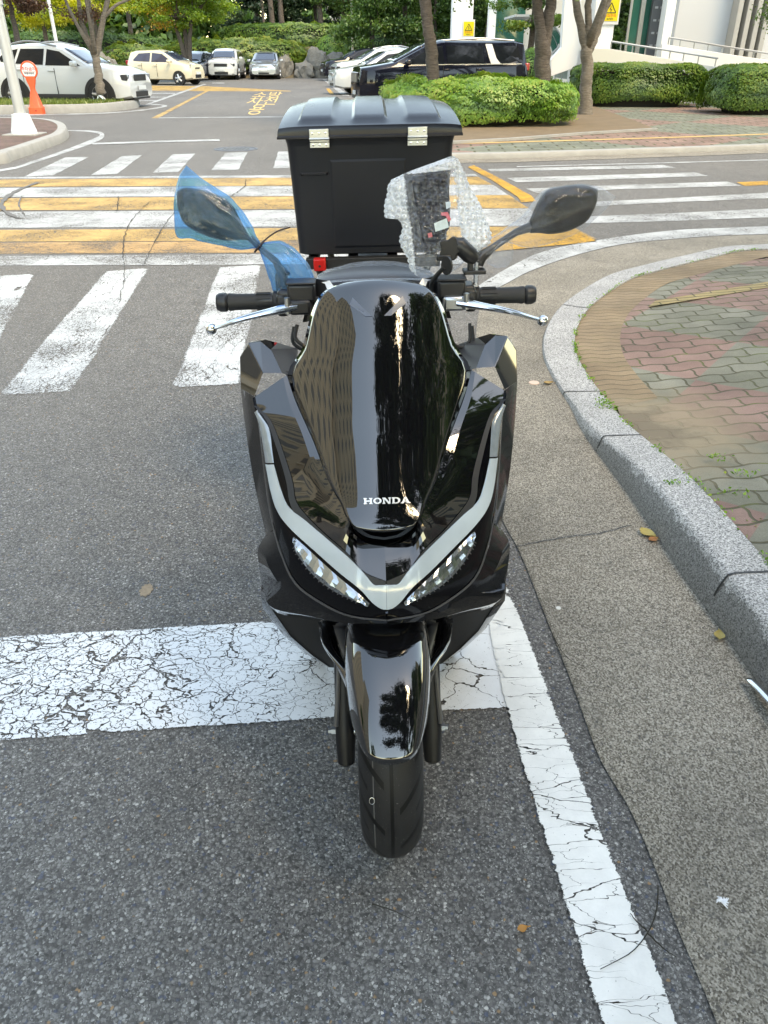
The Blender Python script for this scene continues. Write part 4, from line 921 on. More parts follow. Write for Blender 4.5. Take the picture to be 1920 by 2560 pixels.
def bubble_mat():
    m, nt, b = newmat('bubble_wrap_film'); N = NT(nt); nt.nodes.remove(b)
    p = N.obj(); v = N.vor(p, 78, 'F1', .35); d = v.outputs['Distance']
    rim = N.ramp(d, [(.28, 0), (.40, 1), (.52, .55), (.7, .3)])
    cr_ = N.noise(p, 22, 4, .6, 1.5).outputs[0]
    bp = N.n('ShaderNodeBump', Height=N.m('ADD', N.m('MULTIPLY', N.m('POWER', d, 2.0), -1.6), N.m('MULTIPLY', cr_, .25)), Strength=.8, Distance=.005)
    t = N.n('ShaderNodeBsdfTransparent'); t.inputs[0].default_value = (.95, .96, .98, 1)
    df = N.n('ShaderNodeBsdfDiffuse', Normal=bp.outputs[0]); df.inputs[0].default_value = (.86, .89, .93, 1)
    tl = N.n('ShaderNodeBsdfTranslucent', Normal=bp.outputs[0]); tl.inputs[0].default_value = (.86, .88, .90, 1)
    gl_ = N.n('ShaderNodeBsdfGlossy', Roughness=.08, Normal=bp.outputs[0])
    at = N.n('ShaderNodeAttribute', {'attribute_name': 'layers'}).outputs['Fac']
    a = N.n('ShaderNodeMixShader', i0=.45, i1=df.outputs[0], i2=tl.outputs[0])
    f = N.m('MULTIPLY', N.m('ADD', N.m('MULTIPLY', rim, .40), N.m('MULTIPLY', N.ramp(cr_, [(.35, 0), (.7, 1)]), .36)), at, clamp=True)
    s_ = N.n('ShaderNodeMixShader', i0=f, i1=t.outputs[0], i2=a.outputs[0])
    s2 = N.n('ShaderNodeMixShader', i0=N.m('MULTIPLY_ADD', rim, .05, .02), i1=s_.outputs[0], i2=gl_.outputs[0])
    N.link(s2.outputs[0], nt.nodes['Material Output'].inputs[0]); return m
ol = [(560, 104), (400, 160), (250, 210), (180, 270), (150, 390), (150, 470), (225, 480), (262, 520), (250, 600), (262, 680), (285, 760), (330, 835), (385, 884)]
orr = [(600, 92), (632, 112), (660, 180), (690, 255), (722, 330), (752, 400), (782, 480), (806, 550), (828, 610), (800, 665), (700, 730), (560, 840), (470, 892)]
st_ = stations(ol, orr, [.012, .026, .032, .034, .035, .035, .034, .033, .032, .030, .028, .024, .016], 130, z7, .66, .56)
rings = crinkle(shell(st_, n=150, p=.85), .006, 32, 21)
rings = world(rings)
# air cells: domes on a hexagonal pattern over the sheet
P3 = np.array([[p[:] for p in r] for r in rings]); CC = P3.mean(1, keepdims=True)
du = np.linspace(0, 1, 150, endpoint=False); rowsN = P3.shape[0]
gx = np.cumsum(np.linalg.norm(np.diff(P3, axis=1, append=P3[:, :1]), axis=2), axis=1)
gy = np.cumsum(np.vstack([np.zeros((1, 150)), np.linalg.norm(np.diff(P3, axis=0), axis=2)]), axis=0)
ps = .0125; ry = np.round(gy / (ps * .866)); sx = gx / ps - .5 * (ry % 2); dx_ = (sx - np.round(sx)) * ps; dy_ = gy - ry * ps * .866
dome = np.sqrt(np.clip(1 - (dx_ ** 2 + dy_ ** 2) / (.0056 ** 2), 0, 1)) * .0036
nrm = P3 - CC; nrm /= np.maximum(np.linalg.norm(nrm, axis=2, keepdims=True), 1e-6); P3 = P3 + nrm * dome[..., None]
mb = MB().rings([[tuple(p) for p in r] for r in P3], cap=False)
bw = mb.obj('bubble_wrap', bubble_mat(), angle=180)
lay = np.ones((rowsN, 150))
at = bw.data.attributes.new('layers', 'FLOAT', 'POINT')
# more layers of wrap outside the dark slab: the sheet is folded double there
X = P3[..., 0]; cx_ = np.linspace(m_(slab[0]).x + .03, m_(slab[4]).x - .0, rowsN)[:, None]
lay = np.where(abs(X - cx_) < .052, .20, 2.3); lay[:18] = 2.6
at.data.foreach_set('value', lay.astype(np.float32).ravel())
setp(bw, 'sheet of clear bubble wrap wound round the phone on the handlebar', 'bubble wrap')
tag_ = MB().prism([m_(z7(*p)) for p in ((520, 745, .60), (560, 735, .60), (556, 765, .60), (528, 790, .60))], (0, .002, 0)).obj('hang_tag', plain('lime_plastic', (.55, .75, .02), .4)); setp(tag_, 'lime green plastic tab hanging under the bubble wrap', 'tag')
stp = MB().prism([m_(z7(*p)) for p in ((540, 772, .60), (553, 770, .60), (550, 850, .60), (540, 850, .60))], (0, .002, 0)).obj('strap', plain('turquoise_plastic', (.05, .42, .55), .4)); setp(stp, 'short turquoise strap hanging below the lime tab', 'strap')
film = []
for v, hw_, s in ((652, 80, .78), (661, 118, .72), (672, 140, .665), (688, 152, .60), (700, 156, .56)):
    film.append([m_(L(hw_ * t, v + 9 * abs(t) ** 3, s + .02 * abs(t) ** 2)) for t in np.linspace(-1, 1, 25)])
fm = MB().loft(crinkle(film, .004, 40, 5)).obj('protective_film', film_mat('dash_film', (.62, .66, .72), .22, .1, .8, 60, .4), face_to=(0, -1, 1), angle=180)
setp(fm, 'clear protective film left on the scooter dashboard', 'film')
# ------------------------------------------------------------------ foliage
def leaf_mesh(name, P, size, mat, parent=None, nb=None, jit=.35, aspect=.55, seed=1, kind=None, layers=None):
    "P: Nx3 leaf centres; nb: Nx3 outward bias; each leaf is a folded four-corner blade"
    rg = np.random.default_rng(seed); n = len(P); P = np.asarray(P, float)
    nr = rg.normal(size=(n, 3)); nr /= np.linalg.norm(nr, axis=1, keepdims=True)
    if nb is not None: nr = nr * .75 + nb; nr /= np.maximum(np.linalg.norm(nr, axis=1, keepdims=True), 1e-6)
    t = np.cross(nr, rg.normal(size=(n, 3))); t /= np.maximum(np.linalg.norm(t, axis=1, keepdims=True), 1e-6); b = np.cross(nr, t)
    l = size * rg.uniform(1 - jit, 1 + jit, (n, 1)); w = l * aspect
    v = np.stack([P - t * l * .5, P + b * w * .5 + nr * l * .10, P + t * l * .5, P - b * w * .5 + nr * l * .10], 1).reshape(-1, 3)
    me = bpy.data.meshes.new(name); me.vertices.add(4 * n); me.vertices.foreach_set('co', v.astype(np.float32).ravel())
    me.loops.add(6 * n); me.polygons.add(2 * n)
    q = np.arange(n)[:, None] * 4; idx = np.concatenate([q + [0, 1, 2], q + [0, 2, 3]], 1)
    me.loops.foreach_set('vertex_index', idx.astype(np.int32).ravel()); me.polygons.foreach_set('loop_start', (np.arange(2 * n) * 3).astype(np.int32))
    me.update(calc_edges=True)
    a = me.attributes.new('tint', 'FLOAT', 'FACE'); tt = rg.beta(2.2, 2.2, n) if layers is None else np.clip(layers + rg.normal(0, .13, n), 0, 1)
    a.data.foreach_set('value', np.repeat(tt, 2).astype(np.float32))
    me.materials.append(mat); o = bpy.data.objects.new(name, me); COL.objects.link(o)
    if parent: o.parent = parent
    return o
LF = dict(
    hedge=leaf_mat('bright_hedge_leaves', [(0, (0.060, 0.153, 0.024)), (.45, (0.132, 0.292, 0.040)), (.8, (0.225, 0.378, 0.060)), (1, (0.319, 0.378, 0.079))]),
    boxh=leaf_mat('box_hedge_leaves', [(0, (0.035, 0.089, 0.018)), (.5, (0.084, 0.178, 0.027)), (.85, (0.155, 0.261, 0.041)), (1, (0.226, 0.297, 0.059))]),
    dark=leaf_mat('dark_conifer_needles', [(0, (.008, .022, .010)), (.6, (.02, .05, .02)), (1, (.045, .085, .035))], .15),
    green=leaf_mat('green_leaves', [(0, (.028, .075, .02)), (.5, (.06, .14, .03)), (1, (.12, .22, .05))]),
    maple=leaf_mat('turning_maple_leaves', [(0, (0.095, 0.203, 0.020)), (.45, (0.203, 0.338, 0.034)), (.72, (0.365, 0.405, 0.041)), (.88, (0.567, 0.405, 0.041)), (1, (0.567, 0.216, 0.068))], .5),
    yellow=leaf_mat('yellow_maple_leaves', [(0, (0.189, 0.270, 0.027)), (.5, (0.459, 0.486, 0.041)), (1, (0.675, 0.567, 0.054))], .5),
    purple=leaf_mat('purple_maple_leaves', [(0, (.045, .018, .016)), (.5, (.10, .045, .032)), (1, (.20, .09, .05))], .4),
    olive=leaf_mat('bank_hedge_leaves', [(0, (.04, .10, .015)), (.5, (.10, .19, .03)), (.85, (.19, .27, .04)), (1, (.30, .30, .05))]),
    grass=leaf_mat('grass_blades', [(0, (.07, .12, .02)), (.5, (.16, .24, .05)), (.85, (.30, .32, .10)), (1, (.42, .38, .18))]),
)
def bark_mat(name, c0, c1):
    m, nt, b = newmat(name); N = NT(nt)
    f = N.noise(N.map(N.obj(), (3, 3, 14)), 2.4, 6, .7).outputs[0]
    N.link(N.ramp(f, [(.3, c0), (.7, c1)]), b.inputs['Base Color']); b.inputs['Roughness'].default_value = .9
    N.bump(f, .8, .03, b); return m
BK = bark_mat('brown_bark', (.045, .033, .026), (.15, .12, .10)); BK2 = bark_mat('grey_bark', (.10, .085, .07), (.26, .22, .18)); TW = plain('dark_twigs', (.02, .018, .012), .9)
def hedge(label, c, half, h, rot=0, n=9000, size=.05, mat='hedge', seed=1, z0=.1, lump=.10, cat='hedge', name='hedge', group=None, pw=3.2, skirt=.03):
    from mathutils import noise as mn
    e = empty(name, (c[0], c[1], z0), (0, 0, rot), label, cat, group); rg = np.random.default_rng(seed)
    d = rg.normal(size=(n, 3)); d /= np.linalg.norm(d, axis=1, keepdims=True); d[:, 2] = np.where(d[:, 2] < -.6, -d[:, 2], d[:, 2])
    k = (np.abs(d) ** pw).sum(1) ** (-1 / pw); Q = d * k[:, None]
    r = 1 - np.abs(rg.normal(0, .085, n)); Q = Q * r[:, None]
    nz = np.array([mn.fractal(Vector((p[0] * half[0] * 1.6, p[1] * half[1] * 1.6, p[2] * h * 1.6 + seed * 7)), 1, 2, 3) for p in Q])
    P = np.stack([Q[:, 0] * half[0], Q[:, 1] * half[1], h * .5 + Q[:, 2] * h * .5], 1)
    un = Q / np.maximum(np.linalg.norm(Q, axis=1, keepdims=True), 1e-6); P += un * (nz * lump)[:, None]
    keep = P[:, 2] > skirt * h; P, un, nz = P[keep], un[keep], nz[keep]
    leaf_mesh('foliage', P, size, LF[mat], e, un * .55 + np.array([0, 0, .45]), seed=seed, layers=np.clip(.5 + nz * .6 + rg.normal(0, .12, len(P)), .05, .95))
    qs = [[Vector((half[0] * .80 * math.copysign(abs(math.cos(a)) ** .6, math.cos(a)) * s, half[1] * .80 * math.copysign(abs(math.sin(a)) ** .6, math.sin(a)) * s, z * h)) for a in np.linspace(0, 2 * math.pi, 28, endpoint=False)] for z, s in ((.0, .84), (.12, .88), (.5, .95), (.74, .95), (.84, .80))]
    MB().rings(qs).obj('dark_core', TW, e, closed=True)  # solid dark core: shade among the inner twigs put into its colour
    return e
def tree(label, base, trunk, crown, mat, n, size, bark=None, seed=1, name='tree', group=None, branches=9, clump=.45, flat=.6, cat='tree', twigs=True, nclump=None):
    "trunk: list of paths of (dx, dy, z, radius); crown: list of ellipsoids (dx, dy, z, rx, ry, rz)"
    rg = np.random.default_rng(seed); e = empty(name, base, (0, 0, 0), label, cat, group)
    mb = MB()
    for path in trunk:
        q = cr([(a, b, z, r) for a, b, z, r in path], max(8, 4 * len(path)))
        mb.tube([(p[0] + rg.normal(0, p[3] * .10), p[1] + rg.normal(0, p[3] * .10), p[2]) for p in q], [max(.008, p[3]) for p in q], 9)
    tops = [path[-1] for path in trunk]
    CL = []
    tot = sum(c[3] * c[4] * c[5] for c in crown)
    for c in crown:
        m_ = max(6, int((nclump or 46) * c[3] * c[4] * c[5] / tot))
        d = rg.normal(size=(m_, 3)); d /= np.linalg.norm(d, axis=1, keepdims=True); rr = rg.uniform(.35, 1.0, (m_, 1)) ** .6
        CL.append(np.array(c[:3]) + d * rr * np.array(c[3:6]))
    CL = np.vstack(CL)
    if twigs:
        for i in rg.permutation(len(CL))[:branches]:
            t = tops[rg.integers(len(tops))]; a = np.array(t[:3]); b = CL[i]; mid = (a + b) / 2 + np.array([0, 0, -.12 * np.linalg.norm(b - a)])
            q = cr([tuple(a), tuple(mid), tuple(b)], 7); mb.tube(q, list(np.linspace(max(.012, t[3] * .7), .008, 7)), 6)
    mb.obj('trunk', bark or BK, e, angle=180)
    per = n // len(CL); P, T = [], []
    for c in CL:
        s = clump * rg.uniform(.6, 1.25); g_ = rg.normal(0, 1, (per, 3)) * s * np.array([1, 1, flat]) * .6
        P.append(c + g_); T.append(np.full(per, np.clip(rg.normal(.5, .2), .05, .95)))
    leaf_mesh('crown', np.vstack(P), size, LF[mat], e, np.array([0, 0, .5]), seed=seed + 5, layers=np.concatenate(T))
    return e
# ------------------------------------------------------------------ cars
GLASS = plain('dark_car_glass', (.008, .010, .013), .06, 0, .3, 0); TYR = plain('car_tyre', (.015, .015, .016), .7); RIM = plain('alloy_rim', (.55, .56, .58), .3, .9)
BLK = plain('black_trim', (.02, .02, .022), .45); HL = plain('car_headlight', (.35, .38, .42), .08, .5, .6, .6); TL = plain('tail_light', (.35, .01, .015), .12, 0, .6, .5); PLT = plain('number_plate', (.6, .63, .64), .4)
def paintm(name, c, r=.25): return plain(name, c, r, 0, .5, .9)
def car(label, loc, head, prof, belt, Wd, paint_, wheels, wr, win, group='parked cars', scale=1.0, clad=None, front='suv', name='parked_car', rails=None, handles=(), tint=None, plate=True, pillar=None, low=.22, rimm=None):
    """x runs forward. prof: (x, z) outline of bonnet, screen, roof and tail from front to back; belt: (x, z) shoulder line;
    win: list of side-window polygons (x, z); wheels: x of the axles"""
    e = empty(name, loc, (0, 0, head), label, 'car', group); e.scale = (scale,) * 3
    X0, X1 = prof[0][0], prof[-1][0]
    px_ = np.array(prof)[::-1]; bx_ = np.array(belt)[::-1]
    top = lambda x: float(np.interp(x, px_[:, 0], px_[:, 1])); bel = lambda x: min(float(np.interp(x, bx_[:, 0], bx_[:, 1])), top(x) - .015)
    def halfw(x):
        k = min(1, max(0, (X0 - x) / .55)); j = min(1, max(0, (x - X1) / .45)); return Wd / 2 * (.80 + .20 * math.sin(k * math.pi / 2)) * (.86 + .14 * math.sin(j * math.pi / 2))
    roofz = max(p[1] for p in prof)
    def wtop(x):
        t = top(x); g = min(1, max(0, (t - bel(x)) / max(.05, roofz - bel(x)))); return halfw(x) * (.93 - .19 * g)
    xs = sorted(set(list(np.linspace(X1, X0, 46)) + [p[0] for p in prof] + [X0 - .03, X1 + .03]))
    rows = []
    for x in xs:
        w_, b, t, wt = halfw(x), bel(x), top(x), wtop(x); lo = low + .06 * max(0, 1 - (X0 - x) / .3)
        lo = min(lo, b - .1)
        half = [(w_ * .80, lo), (w_ * .96, lo + .05), (w_, lo + .5 * (b - lo)), (w_ * .985, b - .05), (w_ * .955, b), (wt + (w_ * .955 - wt) * .35, b + (t - b) * .55), (wt, t - .02 - .05 * min(1, (t - b))), (wt * .86, t), (wt * .4, t + .022), (0, t + .03)]
        ring = half + [(-y, z) for y, z in half[-2::-1]]
        rows.append([Vector((x, y, z)) for y, z in ring])
    MB().rings(rows).obj('body', paint_, e, closed=True, angle=38)
    def side(x, z, off=.006):
        w_, b, t, wt = halfw(x), bel(x), top(x), wtop(x); k = min(1, max(0, (z - b) / max(.05, t - .05 - b)))
        return w_ * .955 + (wt - w_ * .955) * (k * .65 / .55 * .55 + .35 * k) + off if k > 0 else w_ + off
    for sgn in (1, -1):
        for poly in win:
            n_ = len(poly); c = (sum(p[0] for p in poly) / n_, sum(p[1] for p in poly) / n_)
            out = [Vector((x, sgn * side(x, z, .010), z)) for x, z in poly]; cc = Vector((c[0], sgn * (side(c[0], c[1], .012)), c[1]))
            inn = [Vector((x, sgn * (side(x, z) - .03), z)) for x, z in poly]
            mb = MB().add(out + [cc] + inn, [(i, (i + 1) % n_, n_) for i in range(n_)] + [(i, (i + 1) % n_, n_ + 1 + (i + 1) % n_, n_ + 1 + i) for i in range(n_)])
            mb.obj('side_window', tint or GLASS, e, smooth=False)
        for hx, hz in handles: MB().box((hx, sgn * (halfw(hx) + .012), hz), (.20, .03, .035)).obj('door_handle', paint_, e, bevel=.01)
        for hx, _ in handles:   # shut line of the door
            MB().box((hx - .17 + .27, sgn * (halfw(hx) * .99 + .0), (low + bel(hx)) / 2 + .05), (.012, .03, bel(hx) - low - .18)).obj('door_gap', BLK, e)
        mx, mz = win[0][0][0] if False else max(p[0] for p in win[0]) - .12, bel(max(p[0] for p in win[0]) - .2) + .09
        MB().box((mx, sgn * (halfw(mx) + .10), mz), (.16, .20, .14)).obj('wing_mirror', paint_, e, bevel=.045, bseg=3)
        for wx in wheels:
            we = empty('wheel', (wx, sgn * (Wd / 2 - .10), wr)); we.parent = e
            yy = .115 * sgn
            MB().lathe([(-.11, wr * .62), (-.11, wr * .95), (-.08, wr), (.08, wr), (.11, wr * .95), (.11, wr * .66)], axis='Y', n=28).obj('tyre', TYR, we, closed=True)
            mb = MB().lathe([(yy * .9, wr * .64), (yy * 1.0, wr * .66), (yy * .8, wr * .58), (yy * .45, wr * .5)], axis='Y', n=28, close=True)
            for k in range(5):
                a = k * 2 * math.pi / 5 + .5; mb.tube([(0, yy * .98, 0), (wr * .62 * math.cos(a), yy * .98, wr * .62 * math.sin(a))], [wr * .18, wr * .13], 8)
            mb.obj('rim', rimm or RIM, we)
            MB().lathe([(yy * .45, wr * .6), (yy * .45, 0)], axis='Y', n=28, close=True).obj('rim_well', BLK, we)
            ar = clad or BLK; wi, wo2 = wr * 1.02, wr * (1.30 if clad else 1.10); yb = sgn * (halfw(wx) + .004)
            rr = []
            for q in np.linspace(-.15, math.pi + .15, 24):
                c_, s_ = math.cos(q), math.sin(q); rr.append([Vector((wx + wi * c_, yb - sgn * .12, wr + wi * s_)), Vector((wx + wi * c_, yb + sgn * .012, wr + wi * s_)), Vector((wx + wo2 * c_, yb + sgn * .014, wr + wo2 * s_)), Vector((wx + wo2 * c_, yb - sgn * .05, wr + wo2 * s_))])
            MB().loft(rr).obj('wheel_arch', ar, e)
            MB().lathe([(0, wr * 1.02), (-sgn * .002, 0)], c=(wx, sgn * (halfw(wx) + .003), wr), axis='Y', n=28, close=True).obj('wheel_well', BLK, e)
        if clad:
            MB().loft([[Vector((x, sgn * (halfw(x) + d), z)) for d, z in ((-.10, low), (.004, low + .03), (.010, low + .12), (-.002, low + .15))] for x in np.linspace(wheels[1] + wr * 1.2, wheels[0] - wr * 1.2, 10)]).obj('sill', clad, e)
        if rails: MB().tube(cr([(rails[0], sgn * wtop(rails[0]) * .93, top(rails[0]) + .01), ((rails[0] + rails[1]) / 2, sgn * wtop(0) * .95, roofz + .065), (rails[1], sgn * wtop(rails[1]) * .93, top(rails[1]) + .01)], 12), .022, 8).obj('roof_rail', rails[2], e)
    # windscreen and rear screen on the outline
    def screen(nm, xa, xb, ka=.86):
        R_ = []
        for x in np.linspace(xa, xb, 7):
            wt = wtop(x) * ka; R_.append([Vector((x + .004, y, top(x) + .03 * (1 - (abs(y) / wtop(x)) ** 2) * .9 + .012)) for y in np.linspace(-wt, wt, 9)])
        MB().loft(R_).obj(nm, WS if nm == 'windscreen' else (tint or GLASS), e, face_to=(.5 if nm == 'windscreen' else -.5, 0, 1), angle=180, solid=.02)
    ia = pillar or (1, 2, 3, 4)
    screen('windscreen', prof[ia[0]][0] - .02, prof[ia[1]][0] + .03); screen('rear_window', prof[ia[2]][0] - .05, prof[ia[3]][0] + .06)
    # nose and tail
    zf = bel(X0 - .2); nx = X0 + .0; hw = halfw(X0)
    def fb(nm, y, z, sy, sz, mt, dx=.0, sx=.03, bev=.02, mirror=True):
        for sgn in ((1, -1) if mirror and y else (1,)):
            MB().box((nx - abs(y) * .18 * (abs(y) / hw) + dx, sgn * y, z), (sx, sy, sz), Matrix.Rotation(-sgn * .28 * (abs(y) / hw), 3, 'Z')).obj(nm, mt, e, bevel=bev, bseg=2)
    if front == 'suv':
        fb('grille', 0, zf - .13, hw * 1.05, .16, BLK); fb('grille_bar', 0, zf - .045, hw * 1.1, .02, RIM, .01); fb('headlight', hw * .80, zf - .10, hw * .40, .12, HL, .015); fb('lower_grille', 0, low + .14, hw * 1.1, .14, BLK, .0); fb('lamp_cluster', hw * .97, zf - .12, .20, .15, BLK, -.06, .26); fb('skid_plate', 0, low + .03, hw * 1.5, .05, BLK, -.02); fb('fog_lamp', hw * .82, low + .22, .12, .16, BLK, .005)
    elif front == 'sedan':
        fb('grille', 0, zf - .10, hw * .75, .10, RIM); fb('grille_slot', 0, zf - .10, hw * .68, .03, BLK, .008); fb('headlight', hw * .78, zf - .05, hw * .42, .13, HL, .012); fb('lower_grille', 0, low + .12, hw * .9, .10, BLK); fb('fog_lamp', hw * .78, low + .13, .16, .10, BLK, .004)
    elif front == 'van':
        fb('grille', 0, zf - .20, hw * 1.25, .26, BLK, .0); fb('grille_bar', 0, zf - .07, hw * 1.5, .025, RIM, .012); fb('headlight', hw * .88, zf - .17, .16, .30, HL, .02); fb('lower_grille', 0, low + .10, hw * 1.4, .12, BLK)
        for k in range(-5, 6): MB().box((nx + .042, k * hw * .11, zf - .20), (.01, .02, .22)).obj('grille_slat', RIM, e)
    else:
        fb('grille', 0, zf - .10, hw * .7, .05, BLK); fb('headlight', hw * .84, zf - .04, hw * .34, .20, HL, .0); fb('lower_grille', 0, low + .16, hw * .9, .14, BLK); fb('fog_lamp', hw * .80, low + .16, .14, .14, BLK, .004)
    if plate: fb('number_plate', 0, low + (.30 if front != 'van' else .20), .46, .11, PLT, .035, .02, .004)
    zb = bel(X1 + .2)
    for sgn in (1, -1): MB().box((X1 + .07, sgn * halfw(X1) * .86, zb - .06), (.16, halfw(X1) * .34, .20)).obj('tail_light', TL, e, bevel=.03)
    return e
WS = plain('windscreen_glass', (.025, .035, .06), .03, 0, .7, .5)
white = paintm('pearl_white_paint', (.56, .58, .58)); cream = paintm('cream_paint', (.64, .57, .43)); silver = plain('silver_paint', (.42, .44, .46), .28, .75, .5, .8); navy = plain('black_navy_paint', (.006, .007, .014), .07, 0, .35, .15); dkgrey = plain('dark_blue_paint', (.012, .016, .03), .08, 0, .6, .8)
suvP = [(2.19, .66), (2.10, .92), (1.78, 1.02), (1.02, 1.11), (.30, 1.50), (-.15, 1.60), (-.9, 1.605), (-1.5, 1.55), (-1.78, 1.47), (-2.12, 1.05), (-2.19, .62)]
suvB = [(2.19, .64), (2.08, .88), (1.75, .96), (1.1, 1.02), (0, 1.05), (-1.5, 1.10), (-2.19, 1.05)]
suvW = [[(.84, 1.07), (.20, 1.42), (-.17, 1.48), (-.22, 1.08)], [(-.30, 1.09), (-.26, 1.485), (-.98, 1.485), (-1.14, 1.12)], [(-1.22, 1.13), (-1.07, 1.48), (-1.40, 1.43), (-1.66, 1.27), (-1.60, 1.17)]]
PIL = (2, 3, 6, 7); PILS = (3, 4, 8, 9)
hatP = [(1.78, .62), (1.70, .86), (1.05, 1.02), (.30, 1.42), (-.10, 1.49), (-1.20, 1.46), (-1.50, 1.40), (-1.70, .95), (-1.78, .55)]
hatB = [(1.78, .60), (1.68, .82), (1.1, .92), (0, .96), (-1.78, 1.03)]
hatW = [[(.86, .98), (.26, 1.33), (-.28, 1.38), (-.30, .99)], [(-.40, 1.0), (-.38, 1.38), (-1.02, 1.35), (-1.32, 1.08), (-1.28, 1.03)]]
sedP = [(2.32, .60), (2.25, .80), (1.15, .98), (.30, 1.40), (-.15, 1.455), (-1.05, 1.43), (-1.25, 1.40), (-1.85, 1.06), (-2.32, .98)]
sedB = [(2.32, .58), (2.2, .78), (1.2, .90), (-1.6, .96), (-2.32, .92)]
sedW = [[(.95, .95), (.28, 1.33), (-.22, 1.38), (-.25, .95)], [(-.33, .95), (-.30, 1.38), (-.98, 1.35), (-1.45, 1.10), (-1.42, .99)]]
vanP = [(2.56, .80), (2.50, 1.06), (1.55, 1.20), (.55, 1.66), (.10, 1.74), (-2.15, 1.74), (-2.40, 1.70), (-2.52, 1.10), (-2.58, .65)]
vanB = [(2.56, .78), (2.45, 1.00), (1.55, 1.10), (0, 1.13), (-2.58, 1.14)]
vanW = [[(1.30, 1.16), (.42, 1.58), (.10, 1.62), (.06, 1.16)], [(-.04, 1.17), (-.02, 1.62), (-1.10, 1.62), (-1.16, 1.17)], [(-1.56, 1.17), (-1.44, 1.63), (-2.18, 1.61), (-2.36, 1.24), (-2.30, 1.18)]]
def at(u, Y, z=0): p = XZ(u, 400, Y); return (p.x * 0 + (u - 960) / FPX * (Y * _c + (CAM_H - z - .8) * _s), Y, z)
def face(a): return R(a)
car('white compact suv with black cladding side-on behind the grass island, nearest the orange stand', at(176, 27.6), face(-10), suvP, suvB, 1.80, white, (1.33, -1.30), .35, suvW, scale=1.06, clad=BLK, rails=(.1, -1.7, plain('rail', (.35, .36, .37), .35, .6)), handles=((-.05, .95), (-1.05, .98)), pillar=PILS)
car('cream hatchback with a red tail light parked under the green maple', at(414, 47), face(-17), hatP, hatB, 1.62, cream, (1.15, -1.20), .30, hatW, scale=1.06, front='hatch', handles=((-.12, .84), (-.95, .88)), pillar=PIL, tint=plain('hatch_glass', (.05, .05, .075), .06))
car('white suv facing out with a black grille, beside the silver saloon', at(566, 57), face(-90 + 1), suvP, suvB, 1.84, white, (1.35, -1.33), .36, suvW, scale=1.04, clad=BLK, pillar=PILS)
car('silver saloon facing out in front of the boulders', at(667, 58), face(-90 + 2), sedP, sedB, 1.82, silver, (1.38, -1.32), .32, sedW, front='sedan', pillar=PIL, scale=1.03)
car('dark blue car half hidden by the maple trunk and the cream hatchback', at(487, 55), face(-90 - 10), suvP, suvB, 1.80, dkgrey, (1.33, -1.3), .34, suvW, pillar=PILS, scale=.95)
VN = car('black people carrier with a chrome rear pillar, parked behind the big hedge', at(1095, 27.4), face(180 + 11), vanP, vanB, 1.99, navy, (1.60, -1.48), .365, vanW, front='van', rails=(.0, -2.1, RIM), handles=((-.0, 1.02), (-1.0, 1.02)), pillar=PIL, name='parked_van', scale=1.02)
VN['category'] = 'van'
for sg in (1, -1):    # broad chrome pillar ahead of the rear quarter window
    z_ = [(-1.20, 1.66), (-1.40, 1.66), (-1.52, 1.30), (-1.66, 1.145), (-1.36, 1.145), (-1.30, 1.30)]
    pts_ = [(x, sg * (.995 * .955 - (.995 * .955 - .995 * .74) * min(1, max(0, (z - 1.13) / .56)) + .028), z) for x, z in z_]
    mk('chrome_pillar', pts_, [tuple(range(6))], RIM, VN, smooth=False, solid=.02, face_to=(0, sg, 0))
    mk('chrome_belt_strip', [(x, sg * (.995 * .955 + .024), z) for x, z in ((1.2, 1.135), (-2.3, 1.15), (-2.3, 1.168), (1.2, 1.152))], [(0, 1, 2, 3)], RIM, VN, smooth=False)
    mk('chrome_sill_strip', [(x, sg * (1.005), z) for x, z in ((1.1, .52), (-1.0, .60), (-1.0, .63), (1.1, .55))], [(0, 1, 2, 3)], RIM, VN, smooth=False)
car('white saloon, its bonnet showing between the black people carrier and the other white car', at(975, 36.5), face(180 + 14), sedP, sedB, 1.82, white, (1.38, -1.32), .33, sedW, front='sedan', pillar=PIL, scale=1.06)
car('white suv with roof rails behind the white saloon of the right-hand row', at(946, 44), face(180 + 14), suvP, suvB, 1.84, white, (1.35, -1.33), .35, suvW, clad=BLK, rails=(.1, -1.7, RIM), pillar=PILS, scale=1.05)
car('black suv at the far end of the right-hand row, nearest the round bush', at(898, 54), face(180 + 16), suvP, suvB, 1.84, navy, (1.35, -1.33), .35, suvW, pillar=PILS, scale=1.05)
car('white car mostly hidden behind the upper clipped hedge', at(770, 71, 1.9), face(180), sedP, sedB, 1.8, white, (1.38, -1.32), .32, sedW, front='sedan', pillar=PIL)
# ------------------------------------------------------------------ islands and beds
CONC = plain('kerb_concrete', (.30, .295, .28), .85, var=.25, vscale=6, bump=.4, bscale=60)
M['brick'] = paver_mat('red_brick_island', (.20, .105, .085), (.27, .15, .12), None, R(20), .22, .11, .008, wav=.0)
isl = [(-420, 438), (-200, 425), (0, 411), (35, 401), (69, 390), (96, 380), (130, 367), (160, 355), (173, 341), (166, 326), (130, 315), (60, 311), (-100, 309), (-420, 309)]
IP = [Vector((p.x, p.y, 0)) for p in (G(*q) for q in cr(isl, 60))]
kerb('kerb', IP, lambda p: .15, .20, 1, CONC, soot=0)
fill = offset(IP, .19); sheet('island_pavement', [(p.x, p.y) for p in fill], M['brick'], .146)
isl2 = [(-500, 293), (0, 286), (230, 282), (332, 272.5), (349, 266), (345, 257), (300, 251), (0, 251), (-500, 254)]
IP2 = [Vector((p.x, p.y, 0)) for p in (G(*q) for q in cr(isl2, 60))]
kerb('kerb', IP2, lambda p: .22, .20, 1, CONC, soot=0)
